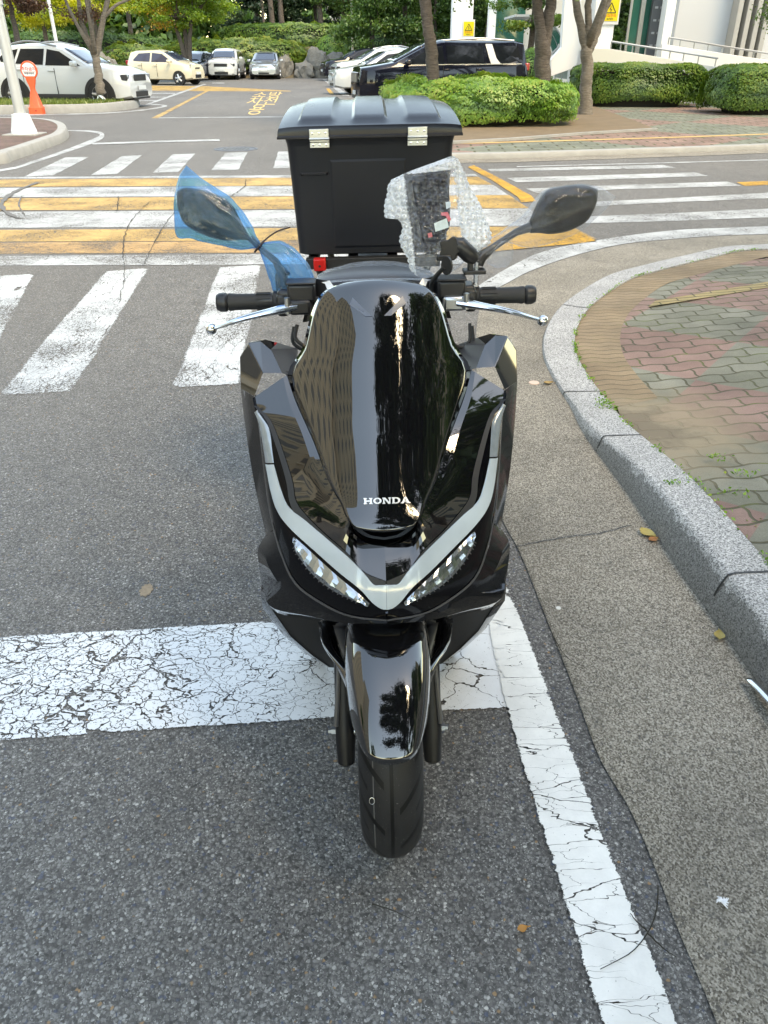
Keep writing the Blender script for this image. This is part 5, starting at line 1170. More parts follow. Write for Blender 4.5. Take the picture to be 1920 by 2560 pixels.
soil = plain('bare_soil', (.17, .12, .075), .95, var=.35, vscale=3, bump=.8, bscale=30)
f2 = offset(IP2, .19); sheet('island_soil', [(p.x, p.y) for p in f2], soil, .21)
def inside(poly, P):
    x, y = P[:, 0], P[:, 1]; c = np.zeros(len(P), bool); n = len(poly)
    for i in range(n):
        a, b = poly[i], poly[i - 1]; cond = (a[1] > y) != (b[1] > y)
        with np.errstate(divide='ignore', invalid='ignore'): c ^= cond & (x < (b[0] - a[0]) * (y - a[1]) / (b[1] - a[1]) + a[0])
    return c
def grass(poly, z, n, h, seed, name='grass', label=None, mat='grass', spread=None):
    rg = np.random.default_rng(seed); q = np.array([(p[0], p[1]) for p in poly]); mn, mx = q.min(0), q.max(0)
    P = rg.uniform(mn, mx, (n, 2)); P = P[inside(q, P)]; n = len(P); hh = h * rg.uniform(.4, 1.3, n)
    an = rg.uniform(0, 2 * math.pi, n); w_ = .012 + hh * .06; dx, dy = np.cos(an), np.sin(an); lean = rg.normal(0, .35, (n, 2)) * hh[:, None]
    v = np.stack([np.stack([P[:, 0] - dx * w_, P[:, 1] - dy * w_, np.full(n, z)], 1), np.stack([P[:, 0] + dx * w_, P[:, 1] + dy * w_, np.full(n, z)], 1), np.stack([P[:, 0] + lean[:, 0], P[:, 1] + lean[:, 1], z + hh], 1)], 1).reshape(-1, 3)
    me = bpy.data.meshes.new(name); me.from_pydata(v.tolist(), [], np.arange(3 * n).reshape(-1, 3).tolist())
    a = me.attributes.new('tint', 'FLOAT', 'FACE'); a.data.foreach_set('value', rg.beta(2, 2, n).astype(np.float32)); me.materials.append(LF[mat])
    o = bpy.data.objects.new(name, me); COL.objects.link(o); o['kind'] = 'stuff'
    if label: o['label'] = label
    return o
grass([(p.x, p.y) for p in offset(IP2, .24) if p.x > -16], .21, 30000, .085, 3, label='rough grass and weeds on the kerbed island')
# orange no-parking stand by the island kerb
st0 = G(95, 285); NS = empty('no_parking_stand', (st0.x, st0.y, 0), (0, 0, .05), 'orange plastic stand with a round white no parking board by the grass island', 'sign')
ORG = plain('orange_plastic', (.78, .10, .035), .4, var=.1)
MB().rings([[Vector((x, y, z)) for x, y in rrect(hx, hy, r, 4)] for z, hx, hy, r in ((0, .19, .17, .05), (.16, .185, .165, .05), (.20, .155, .13, .05), (.48, .095, .07, .03), (.58, .065, .05, .02), (.64, .062, .05, .02), (.80, .115, .045, .02), (.92, .14, .04, .02))]).obj('stand_base', ORG, NS, closed=True)
MB().lathe([(-.028, .0), (-.028, .215), (-.02, .225), (.02, .225), (.028, .215), (.028, 0)], c=(0, 0, 1.06), axis='Y', n=40).obj('board_rim', ORG, NS)
bd2 = MB().lathe([(-.031, 0), (-.031, .185), (-.02, .187)], c=(0, 0, 1.055), axis='Y', n=40).obj('board', plain('board_white', (.75, .75, .74), .4), NS)
def text3(body, size, M_, mat, name, parent, ext=.002):
    fc = bpy.data.curves.new(name, 'FONT'); fc.body = body; fc.size = size; fc.align_x = 'CENTER'; fc.align_y = 'CENTER'; fc.extrude = ext; fc.offset = size * .012
    t_ = bpy.data.objects.new('tmp', fc); COL.objects.link(t_); dg = bpy.context.evaluated_depsgraph_get(); me = bpy.data.meshes.new_from_object(t_.evaluated_get(dg)); bpy.data.objects.remove(t_)
    me.materials.clear(); me.materials.append(mat); o = bpy.data.objects.new(name, me); COL.objects.link(o); o.matrix_local = M_
    if parent: o.parent = parent
    return o
FACE = Matrix.Rotation(R(90), 4, 'X')
text3("주차금지", .105, Matrix.Translation((0, -.033, 1.09)) @ FACE, plain('red_lettering', (.65, .03, .03), .5), 'lettering', bd2)
text3("특별대응로", .058, Matrix.Translation((0, -.033, .985)) @ FACE, plain('black_lettering', (.03, .03, .04), .5), 'lettering', bd2)
MB().box((0, -.033, 1.025), (.34, .004, .008)).obj('board_line', plain('red_line', (.65, .03, .03), .5), bd2)
MB().box((.02, -.168, .09), (.05, .01, .035)).obj('drain_plug', plain('dark_orange', (.35, .03, .015), .5), NS, bevel=.004)
# light columns
GALV = plain('pole_paint', (.50, .52, .53), .38, .3, var=.12, vscale=3)
lp = G(62, 336, .15); LC = empty('light_column', (lp.x, lp.y, .146), (0, 0, 0), 'pale grey steel light column with a white skirted foot on the brick island', 'light column')
MB().tube([(0, 0, .28), (0, 0, 2.05)], [.098, .092], 24).tube([(0, 0, 2.05), (0, 0, 2.12)], [.108, .106], 24).tube([(0, 0, 2.12), (0, 0, 7.5)], [.072, .055], 24).obj('pole', GALV, LC, angle=50)
MB().lathe([(-.02, .0), (0, .235), (.08, .225), (.13, .21), (.30, .165), (.34, .16), (.36, .10)], axis='Z', n=20).obj('foot_cover', plain('chipped_white_paint', (.66, .68, .70), .5, var=.3, vscale=9), LC)
MB().box((0, 0, -.002), (.62, .60, .05)).obj('footing', CONC, LC, bevel=.01)
MB().tube([(0, 0, 7.4), (.3, 0, 7.8), (1.1, 0, 7.95)], [.05, .045, .04], 12).box((1.3, 0, 7.95), (.5, .22, .10)).obj('lamp_arm', GALV, LC)
p2 = at(153, 44); p2 = (p2[0], 44, 0); PC = empty('light_column', p2, (0, 0, 0), 'thin white lamp post between the yellow trees beyond the white suv', 'light column')
MB().tube([(0, 0, 0), (0, 0, 1.9)], [.13, .12], 14).tube([(0, 0, 1.9), (0, 0, 7)], [.085, .07], 14).obj('pole', plain('white_post', (.7, .72, .72), .4), PC); MB().box((0, .3, 6.95), (.24, .6, .1)).obj('lamp_head', GALV, PC, bevel=.02)
p3 = at(881, 60, 1.0); p3 = (p3[0], 60, .6); PP = empty('flag_post', p3, (0, 0, 0), 'slim cream post standing right of the round bush', 'post')
MB().tube([(0, 0, 0), (0, 0, 6)], .075, 12).obj('pole', plain('cream_post', (.5, .46, .36), .5), PP); MB().lathe([(0, .16), (.08, .15), (.10, .08)], n=16, axis='Z').obj('post_foot', GALV, PP)
# manhole
mh = G(590, 373); MH = empty('manhole_cover', (mh.x, mh.y, .002), (0, 0, 0), 'round iron manhole cover in the road beyond the crossing', 'manhole cover')
IRON = plain('cast_iron', (.10, .105, .12), .55, .4, var=.3, vscale=20)
MB().lathe([(0, 0), (.003, .33), (.0, .34)], axis='Z', n=40).obj('cover', IRON, MH)
mb = MB(); mb.lathe([(.0, .345), (.006, .350), (.006, .385), (0, .39)], axis='Z', n=40, close=True).obj('frame', IRON, MH)
mb = MB()
for x in np.linspace(-.28, .28, 9):
    for y in np.linspace(-.28, .28, 9):
        if x * x + y * y < .27 ** 2: mb.box((x, y, .005), (.045, .02, .006))
mb.obj('tread_pattern', plain('worn_iron', (.20, .20, .21), .4, .6), MH)
# ------------------------------------------------------------------ right side: far pavement, bed, hedges, trees
fk_ = [(900, 408), (1000, 404), (1140, 400), (1280, 397.5), (1600, 387), (1920, 375), (2600, 346)]
FP = [Vector((p.x, p.y, 0)) for p in (G(*q) for q in cr(fk_, 40))]
kerb('kerb', FP, lambda p: .09, .18, 1, CONC, soot=0)
g3 = offset(FP, -.42); mb = MB(); mb.loft([[Vector((a.x, a.y, .005)), Vector((b.x, b.y, .009))] for a, b in zip(g3, FP)]); struct(mb.obj('gutter', M['gutter'], smooth=False, face_to=(0, 0, 1)))
M['farpave'] = paver_mat('far_pavers', (.40, .235, .19), (.45, .29, .24), ((.25, .27, .21), (.31, .33, .26), R(45), .36, (.9, .3, 0)), R(2), .5, .25, .022, wav=.0)
i3 = offset(FP, .17)
bed = [G(*q, .1) for q in ((840, 358), (1000, 362), (1135, 358), (1280, 350), (1454, 336), (1640, 325), (1560, 300), (1480, 280))]
poly = [(p.x, p.y) for p in i3] + [(40, 30), (30, 34), (-.5, 34), (-.5, 15)]
sheet('far_pavement', poly, M['farpave'], .085)
fb_ = offset(FP, 1.55); mb = MB(); mb.loft([[Vector((a.x, a.y, .0895)), Vector((b.x, b.y, .0895))] for a, b in zip(fb_, offset(FP, 1.75))]); struct(mb.obj('pavement_stripe', plain('ochre_blocks', (.46, .30, .13), .9, var=.25, vscale=4), smooth=False, face_to=(0, 0, 1)))
bedp = [G(*q, .1) for q in ((840, 352), (1000, 359), (1135, 357), (1280, 349), (1454, 335), (1640, 324), (1590, 304), (1490, 268), (1300, 248), (1040, 244), (860, 248))]
sheet('planting_bed_soil', [(p.x, p.y) for p in bedp], soil, .11)
mb = MB(); ed = bedp[:6]; mb.loft([[p + Vector((0, -.10, -.01)), p + Vector((0, -.10, .035)), p + Vector((0, 0, .035)), p + Vector((0, .0, -.01))] for p in ed]); struct(mb.obj('bed_kerb', CONC, smooth=False))
hedge('broad bright green clipped hedge in front of the black people carrier', (2.12, 19.75), (2.12, 1.62), .86, .04, n=52000, size=.066, seed=3, lump=.22, pw=4.5)
hedge('clipped hedge against the white ramp wall, between the tree and the ramp end', (7.55, 26.3), (1.95, .75), 1.08, -.10, n=34000, size=.075, mat='boxh', seed=5, lump=.08, pw=8)
hedge('clipped hedge in front of the conifer, right of the ramp end', (10.25, 23.2), (1.62, 1.1), 1.07, 0, n=34000, size=.075, mat='boxh', seed=6, lump=.12, pw=7)
b0 = at(1330, 31); hedge('small yellow green shrub behind the black people carrier, left of the stair wall', (b0[0], 31), (.75, .7), 1.5, 0, n=5000, size=.07, mat='hedge', seed=8, cat='shrub', name='shrub', pw=2.2)
def T(u, v, Y): p = XZ(u, v, Y); return (p.x, p.z)
def path(ps, Y, bx, rad): return [(T(u, v, Y)[0] - bx, 0, T(u, v, Y)[1] - .1, r) for (u, v), r in zip(ps, rad)]
Y1 = 19.6; bx1 = T(1080, 190, Y1)[0]
tree('brown trunked street tree rising from the big hedge before the middle of the black van', (bx1, Y1, .1), [[(0, 0, 0, .17)] + path([(1080, 190), (1078, 120), (1070, 60), (1062, 0), (1050, -120)], Y1, bx1, (.145, .135, .12, .125, .10))], [(-.1, .3, 4.9, 2.0, 1.8, 1.4), (.95, -.3, 2.75, .5, .5, .14)], 'green', 16000, .10, BK, 11, nclump=60, clump=.42, group='street trees behind the far pavement')
Y2 = 20.3; bx2 = T(1358, 190, Y2)[0]
tree('dark trunked street tree splitting in two above the hedge at the black van rear', (bx2, Y2, .1), [[(0, 0, 0, .21)] + path([(1358, 190), (1356, 120), (1352, 80), (1342, 0), (1330, -120)], Y2, bx2, (.185, .18, .13, .11, .08)), path([(1358, 130), (1366, 80), (1380, 0), (1396, -110)], Y2, bx2, (.14, .13, .12, .08))], [(0, .4, 5.0, 2.1, 1.8, 1.4), (-.2, -.2, 2.75, .6, .5, .16)], 'green', 16000, .10, BK, 12, nclump=60, clump=.42, group='street trees behind the far pavement')
Y3 = 22.3; bx3 = T(1461, 297, Y3)[0]
tree('grey barked street tree forking at head height beside the stair wall', (bx3, Y3, .1), [path([(1461, 298), (1464, 230), (1467, 170), (1468, 120)], Y3, bx3, (.20, .16, .15, .145)), path([(1468, 135), (1456, 80), (1444, 30), (1438, -20), (1430, -120)], Y3, bx3, (.12, .10, .095, .08, .06)), path([(1468, 140), (1488, 95), (1505, 40), (1524, -10), (1545, -120)], Y3, bx3, (.10, .09, .085, .075, .05)), path([(1468, 130), (1470, 60), (1472, 0), (1476, -100)], Y3, bx3, (.10, .085, .08, .05))], [(.2, .2, 5.4, 2.0, 1.8, 1.4)], 'green', 14000, .10, BK2, 13, nclump=56, clump=.40, group='street trees behind the far pavement')
b1 = at(1930, 25.5, 0)
tree('dark green garden conifer beside the upper ramp at the picture edge', (b1[0] + .5, 25.5, .1), [[(0, 0, 0, .14), (0, 0, 1.5, .12), (.1, 0, 4, .05)]], [(0, 0, 2.6, 1.25, 1.1, 1.1), (.1, 0, 4.2, .9, .9, 1.2)], 'boxh', 16000, .085, BK, 14, nclump=60, clump=.34, flat=.8, name='conifer')
b2 = at(1322, 33)
tree('layered pine with flat sprays of needles in front of the building entrance', (b2[0], 33, .1), [[(0, 0, 0, .13), (0, 0, 2.0, .11), (.1, 0, 4.5, .05)]], [(-.3, -.3, 2.35, 1.5, 1.0, .20), (-.8, 0, 3.0, 1.6, 1.1, .22), (.2, 0, 3.6, 1.4, 1.1, .25), (0, 0, 4.4, 1.1, .9, .5)], 'boxh', 12000, .11, BK, 15, nclump=48, clump=.36, flat=.3, name='pine_tree')
# ------------------------------------------------------------------ building on the right
WHT = plain('white_render', (.80, .80, .79), .8, var=.06, vscale=.8); GRW = plain('grey_render', (.56, .58, .60), .8, var=.05, vscale=.5); WARM = plain('warm_white_render', (.66, .64, .60), .8, var=.06, vscale=1)
TGL = plain('green_tinted_glass', (.02, .12, .09), .06, 0, .5, .2, var=.6, vscale=1.2); ALU = plain('aluminium', (.36, .35, .33), .35, .7); STL = plain('stainless_rail', (.34, .35, .36), .38, .8); YEL = plain('yellow_notice', (.75, .58, .02), .5)
BL = empty('apartment_block', (12, 30, 0), (0, 0, 0), 'white and grey apartment block entrance with ramps and steel rails', 'building')
Bo = Vector((12, 30, 0))
def wallp(name, px, Y, th, mat, base=None, par=BL, straight=True):
    "a wall seen at depth Y whose outline is given in photo pixels; it is th metres thick"
    P = [XZ(u, v, Y) for u, v in px]
    if base is not None: P = [p if p.z > base + .03 else Vector((p.x, p.y, base)) for p in P]
    return MB().prism([p - Bo for p in P], (0, th, 0)).obj(name, mat, par, bevel=.012, smooth=False)
def wallx(name, x0, x1, z0, z1, Y, th, mat, par=BL): return MB().box((Vector(((x0 + x1) / 2, Y + th / 2, (z0 + z1) / 2)) - Bo), (x1 - x0, th, z1 - z0)).obj(name, mat, par, bevel=.01)
def X_(u, v, Y): return XZ(u, v, Y).x
# big grey wall and its ribs
wallx('wall', X_(1690, 60, 31), 22, 0, 14, 31, .3, GRW)
for i, u in enumerate((1838, 1862, 1886, 1908)):
    wallx('wall_rib', X_(u, 60, 30.4), X_(u, 60, 30.4) + .16, .6, 14, 30.4, .58, plain('rib_render', (.40, .39, .37), .8, var=.05))
wallx('pillar', X_(1660, 60, 30), X_(1683, 60, 30), 0, 14, 30, 1.2, WHT)
# entrance glazing
DG = empty('entrance_door', (0, 0, 0)); DG.parent = BL
gx0, gx1 = X_(1572, 60, 30.8), X_(1660, 60, 30.8)
MB().box(Vector(((gx0 + gx1) / 2, 30.83, 3.0)) - Bo, (gx1 - gx0, .03, 6)).obj('glass', TGL, DG)
mb = MB()
for k in (0, .30, .36, .62, .985): mb.box(Vector((gx0 + (gx1 - gx0) * k, 30.78, 3.0)) - Bo, (.07, .09, 6))
mb.box(Vector(((gx0 + gx1) / 2, 30.78, .95)) - Bo, (gx1 - gx0, .08, .08)); mb.obj('frame', ALU, DG)
MB().box(Vector((gx0 + .98, 30.74, 3.05)) - Bo, (.30, .02, .36)).obj('notice', plain('green_notice', (.10, .35, .28), .5), DG)
MB().tube([Vector((gx0 + .98, 30.7, 1.5)) - Bo, Vector((gx0 + .98, 30.7, 2.4)) - Bo], .022, 8).obj('handle', STL, DG)
mbx = empty('letter_boxes', (0, 0, 0)); mbx.parent = BL
c0 = Vector((gx0 + (gx1 - gx0) * .80, 30.62, 0)) - Bo
MB().box(c0 + Vector((0, 0, 2.0)), (.62, .2, 3.4)).obj('cabinet', plain('box_grey', (.07, .075, .08), .5), mbx)
mb = MB()
for r_ in range(9):
    for q in (-.18, .0, .18): mb.box(c0 + Vector((q, -.105, .6 + r_ * .36)), (.10, .02, .06))
mb.obj('slot', plain('slot_pale', (.30, .31, .31), .5), mbx)['kind'] = 'stuff'
# free-standing columns and beam by the entrance
sgx0, sgx1 = X_(1484, 60, 28.5), X_(1536, 60, 28.5)
wallx('column', sgx0, sgx1, 0, 9, 28.5, .8, WHT)
def notice(x, z, Y, s, label):
    N_ = empty('warning_sign', (x, Y, z), (0, 0, 0), label, 'sign')
    MB().box((0, 0, 0), (.56 * s, .02, .74 * s)).obj('panel', plain('sign_backing', (.62, .63, .63), .5), N_); MB().box((0, -.012, .0), (.48 * s, .012, .56 * s)).obj('yellow_field', YEL, N_)
    k = .16 * s; mb = MB()
    tri = [Vector((0, -.02, .20 * s)), Vector((-k, -.02, -.06 * s)), Vector((k, -.02, -.06 * s))]
    for a, b in zip(tri, tri[1:] + tri[:1]): mb.tube([a, b], .012 * s, 6)
    mb.tube([(0, -.02, .10 * s), (-.03 * s, -.02, .03 * s), (.03 * s, -.02, .03 * s), (0, -.02, -.03 * s)], .012 * s, 6); mb.obj('warning_triangle', BLK, N_)
    text3("추락주의", .10 * s, Matrix.Translation((0, -.02, -.145 * s)) @ FACE, plain('orange_lettering', (.75, .16, .02), .5), 'lettering', N_)
    text3("접근금지", .055 * s, Matrix.Translation((0, -.02, -.225 * s)) @ FACE, BLK, 'lettering', N_); return N_
p = XZ(1520, 26, 28.46); notice((sgx0 + sgx1) / 2 + .15, p.z, 28.47, 1.0, 'larger yellow warning notice on the white column right of the forked tree')
wallx('column', X_(1131, 50, 40), X_(1182, 50, 40), 0, 5.4, 40, 1.0, WHT)
p = XZ(1172, 72, 39.9); notice(p.x, p.z, 39.97, .95, 'smaller yellow warning notice on the far white column above the black van')
wallx('column', X_(1222, 50, 41), X_(1240, 50, 41), 0, 5.4, 41, .6, WHT)
wallx('beam', X_(1131, 0, 40) + .0, X_(1700, 0, 40), 4.55, 9, 40.1, .7, WHT)
wallx('wall', X_(1240, 50, 44), X_(1500, 50, 44), 0, 4.5, 44, .3, WARM)
mb = MB().box(Vector((X_(1232, 50, 43.6) + .8, 43.7, 2.2)) - Bo, (1.5, .04, 3.6)); mb.obj('glass', TGL, BL)
# stair wall
wallp('stair_wall', [(1416, -60), (1404, 118), (1377, 150), (1378, 191), (1441, 168), (1450, 118), (1456, -60)], 29.0, .35, WHT)
wallx('stair_wall', X_(1441, 60, 29.2), X_(1486, 60, 29.2), 0, 1.55, 29.2, .3, WHT); wallx('wall', X_(1436, 60, 34), X_(1575, 60, 34), 0, 1.1, 34, .3, WARM)
MB().tube([XZ(1372, 142, 28.9) - Bo, XZ(1396, 118, 28.9) - Bo, XZ(1398, 110, 28.9) - Bo], .03, 8).obj('hand_rail', STL, BL)
# ramp walls with rails
wallp('ramp_wall', [(1519, 121), (1797, 168), (1782, 290), (1470, 262), (1475, 121)], 27.3, .25, WARM, .08)
wallp('ramp_end', [(1797, 168), (1812, 172), (1790, 268), (1772, 268)], 27.15, .6, WHT, .08)
wallp('drain_grate', [(1770, 245), (1783, 243), (1780, 266), (1768, 267)], 27.10, .05, BLK)
wallp('upper_ramp_wall', [(1655, 110), (1668, 112), (1930, 152), (2080, 178), (2050, 300), (1640, 270)], 28.6, .3, WHT, .08)
def rail(pts_, Y, posts, base, name='ramp_rail'):
    rl = empty(name, (0, 0, 0)); rl.parent = BL
    q = [XZ(u, v, Y) - Bo for u, v in pts_]; MB().tube(q, .028, 10).obj('top_rail', STL, rl)
    for t in posts:
        a, b = q[0].lerp(q[-1], t), (XZ(*base[0], Y) - Bo).lerp(XZ(*base[1], Y) - Bo, t); MB().tube([a, Vector((a.x, a.y, b.z))], .02, 8).obj('post', STL, rl)
rail([(1529, 104), (1660, 124), (1795, 146)], 27.4, (0, .09, .2, .32, .42, .55, .68, .82, .985), [(1529, 123), (1795, 167)])
rail([(1673, 94), (1790, 113), (1930, 135), (2080, 160)], 28.75, (0, .07, .155, .24, .325, .52, .7, .85), [(1673, 113), (2080, 178)])
# curved green canopy beyond the stairs
CN = empty('glass_canopy', (X_(1340, 90, 36), 36, 0), (0, 0, 0), 'curved canopy with green glazing behind the twin trunked tree', 'canopy')
rr = []
for q in np.linspace(0, 1.35, 10): rr.append([(1.7 - 1.7 * math.cos(q) * .0 - 1.2 * (1 - math.cos(q)) + .2, y, .4 + 2.3 * math.sin(q)) for y in (0, 3)])
MB().loft([[(1.5 * math.cos(q), y, .3 + 2.3 * math.sin(q)) for y in (0, 3)] for q in np.linspace(.1, 1.5, 12)]).obj('glazing', plain('canopy_glass', (.01, .12, .10), .08, 0, .6, .4), CN)
for y in (0, 1.5, 3): MB().tube([(1.52 * math.cos(q), y, .3 + 2.33 * math.sin(q)) for q in np.linspace(0, 1.6, 12)], .04, 8).obj('canopy_rib', plain('canopy_frame', (.45, .5, .5), .4, .5), CN)
MB().box((.4, 1.5, 2.72), (2.6, 3.3, .08)).obj('canopy_edge', plain('canopy_top', (.5, .54, .55), .4), CN)
# ------------------------------------------------------------------ far side of the car park
bank = plain('bank_soil', (.12, .095, .06), .95, var=.3, vscale=2, bump=.5, bscale=8)
mb = MB(); mb.loft([[(x, 59 + .4 * math.sin(x), 0), (x, 60.2, .45), (x, 62.5, 1.2 + .15 * math.sin(x * .7)), (x, 66, 1.9), (x, 140, 2.6)] for x in np.linspace(-130, 130, 90)]); o = mb.obj('terrain', bank, face_to=(0, 0, 1)); struct(o)
hl = at(592, 60); hedge('long low bank hedge behind the parked cars, light green', (at(590, 60.5)[0], 60.8), (5.0, 1.6), 2.1, 0, n=30000, size=.13, mat='olive', seed=21, z0=.15, lump=.28)
hedge('upper clipped hedge running above the boulders', (at(735, 66)[0], 66.5), (5.6, 1.0), 1.75, 0, n=20000, size=.14, mat='boxh', seed=22, z0=1.55, lump=.18)
hedge('round clipped bush above the boulders', (at(830, 60)[0], 61), (1.10, 1.1), 1.75, 0, n=9000, size=.11, mat='hedge', seed=23, z0=.75, lump=.05, cat='bush', name='round_bush', pw=2.1)
hedge('loose green bush left of the bank hedge, behind the cream hatchback', (at(330, 58)[0], 59), (2.4, 1.6), 1.75, 0, n=12000, size=.13, mat='olive', seed=24, z0=.2, lump=.3, cat='bush', name='bush', pw=2.2)
hedge('clipped hedge below the big green trees, behind the black van', (at(1010, 62)[0], 63), (4.4, 1.4), 1.7, 0, n=16000, size=.14, mat='boxh', seed=25, z0=.9, lump=.2)
hedge('dark hedge behind the white suv and the red leaved trees', (at(120, 62)[0], 63), (9, 1.6), 2.2, 0, n=22000, size=.15, mat='green', seed=26, z0=.4, lump=.3)
ROCK = bark_mat('grey_rock', (.10, .097, .09), (.27, .255, .23))
def rock(label, u, Y, z, s, seed):
    from mathutils import noise as mn
    bm = bmesh.new(); bmesh.ops.create_icosphere(bm, subdivisions=3, radius=1)
    for v_ in bm.verts:
        k = 1 + .45 * mn.fractal(v_.co * 1.1 + Vector((seed * 5, 0, 0)), 1, 2, 4); c_ = mn.cell(v_.co * 1.3 + Vector((seed, 1, 2))); v_.co *= (k + .12 * c_)
    me = bpy.data.meshes.new('boulder'); bm.to_mesh(me); bm.free(); me.materials.append(ROCK); o = bpy.data.objects.new('boulder', me); COL.objects.link(o)
    p = at(u, Y, z); o.location = p; o.scale = s; o.rotation_euler = (0, 0, seed); setp(o, label, 'boulder', 'boulders on the bank')
rock('squat boulder beside the silver saloon', 708, 59.5, .55, (.65, .6, .75), 1); rock('middle boulder of the bank, smallest, with a peaked top', 758, 59.3, .40, (.75, .6, .60), 2); rock('tall leaning slab of rock right of the peaked boulder', 794, 59.3, .70, (.80, .6, 1.05), 3); rock('boulder tucked under the round bush', 838, 59.6, .6, (.7, .6, .8), 4)
rock('grey boulder at the hedge end behind the white suv', 262, 57, .5, (.9, .6, .9), 6)
def ftree(label, u, Y, crown, mat, n, size, seed, z=0, tr=.16, h=3, bark=None, lean=0, **k):
    b = at(u, Y, z); return tree(label, (b[0], Y, z), [[(0, 0, 0, tr * 1.2), (lean * .3, 0, h * .4, tr), (lean, 0, h, tr * .7), (lean * 1.2, 0, h * 1.5, tr * .4)]], crown, mat, n, size, bark, seed, **k)
tb = at(470, 51)
tree('green maple turning yellow and orange above the cream hatchback', (tb[0], 51, 0), [[(-.1, 0, 0, .16), (-.15, 0, 1.4, .14), (-.5, 0, 3.0, .09)], [(.1, 0, 0, .16), (.15, 0, 1.4, .14), (.5, 0, 3.2, .09)], [(0, .1, 0, .14), (0, .1, 1.5, .13), (0, .3, 3.4, .09)]], [(-.2, 0, 3.6, 3.0, 2.2, .95), (.2, 0, 5.0, 2.6, 2.2, 1.4)], 'maple', 34000, .13, BK, 31, nclump=110, clump=.55, flat=.38, branches=24, name='maple_tree')
Yi = 25.6; bxi = T(254, 243, Yi)[0]
tree('bare branched dark red maple growing on the grass island', (bxi, Yi, .2), [path([(254, 246), (248, 200), (241, 152)], Yi, bxi, (.14, .12, .11)), path([(243, 165), (222, 110), (205, 60), (196, 0), (180, -90)], Yi, bxi, (.09, .075, .065, .05, .03)), path([(241, 155), (252, 100), (262, 50), (276, -20), (290, -120)], Yi, bxi, (.10, .085, .075, .06, .03)), path([(236, 130), (230, 60), (222, 0), (215, -80)], Yi, bxi, (.07, .06, .05, .03)), path([(262, 55), (290, 25), (330, 5), (350, -20)], Yi, bxi, (.05, .04, .03, .02))], [(-.5, 0, 2.95, 1.6, 1.1, .35), (.2, 0, 3.9, 2.0, 1.6, .9), (.0, .0, 2.2, .55, .4, .14)], 'purple', 12000, .075, BK2, 32, nclump=80, clump=.26, flat=.4, branches=16, name='maple_tree')
ftree('reddish brown maple behind the white suv, at the picture edge', 60, 40, [(-.5, 0, 3.4, 2.4, 1.8, .55), (0, 0, 4.6, 2.2, 1.8, 1.0)], 'purple', 18000, .12, 33, h=2.6, nclump=70, clump=.45, flat=.4, name='maple_tree')
ftree('bright yellow tree behind the light post', 128, 53, [(.3, 0, 3.6, 2.6, 1.8, .9), (.4, 0, 5.2, 2.2, 1.8, 1.2)], 'yellow', 22000, .13, 34, h=2.8, nclump=80, clump=.5, flat=.45, name='maple_tree')
ftree('yellow green tree between the red maple and the green maple', 255, 60, [(0, 0, 4.4, 2.6, 1.8, 1.0), (.4, 0, 5.8, 2.2, 1.8, 1.2)], 'yellow', 16000, .15, 35, h=3, nclump=60, clump=.55, flat=.5, name='maple_tree')
ftree('dark green tree with bare dark trunk beside the yellow trees', 330, 64, [(0, 0, 5.0, 3.0, 2, 1.6)], 'dark', 14000, .22, 36, z=1.4, h=4, nclump=46, clump=.7, name='pine_tree')
for i, (u, Y_, lab) in enumerate(((645, 71, 'broad dark spruce standing left of the bare pine trunks'), (790, 72, 'broad dark spruce standing right of the bare pine trunks'))):
    ftree(lab, u, Y_, [(0, 0, 2.2, 2.9, 2, 1.7), (0, 0, 4.2, 2.4, 2, 1.8), (0, 0, 6.4, 1.6, 1.4, 1.6)], 'dark', 22000, .20, 40 + i, z=1.9, h=4, nclump=80, clump=.6, flat=.5, name='spruce_tree')
for i, (u, lean, lab) in enumerate(((662, -.2, 'leftmost slim bare trunk of the tall pines'), (684, -.35, 'leaning bare pine trunk between the spruces'), (706, -.1, 'upright bare pine trunk left of the right spruce'), (803, -.3, 'thick brown pine trunk in front of the pale house'), (872, 0, 'pine trunk beside the cream post'))):
    ftree(lab, u, 69 + i * .3, [(0, 0, 8.6, 1.9, 1.8, 1.0)], 'dark', 5000, .24, 50 + i, z=1.9, h=7, tr=.10 if i == 0 else .20, lean=lean, nclump=24, clump=.6, name='pine_tree', group='tall pines behind the upper hedge')
for i, (u, Y_, rx, z, lab) in enumerate(((930, 56, 2.3, 2.7, 'leafy green tree left of the first street tree, over the clipped hedge'), (1010, 60, 2.9, 3.2, 'big leafy tree directly behind the first street tree'), (1085, 55, 2.2, 2.6, 'leafy tree beside the far white column'), (860, 70, 2.4, 4.6, 'tall tree behind the cream post'), (1215, 52, 2.6, 2.4, 'shady tree seen between the white columns'), (1440, 50, 3.2, 3.0, 'green tree seen behind the stair wall'), (1555, 46, 2.4, 2.2, 'tree seen between the notice column and the glass door'))):
    ftree(lab, u, Y_, [(0, 0, z - .3, rx, 1.8, 1.5), (.3, 0, z + 1.9, rx, 2, 1.6), (0, 0, z + 4, rx * .8, 1.8, 1.4)], 'green', 22000, .19, 60 + i, z=.3 if Y_ < 59 else 1.2, h=z + 1, nclump=70, clump=.62, flat=.55, name='leafy_tree')
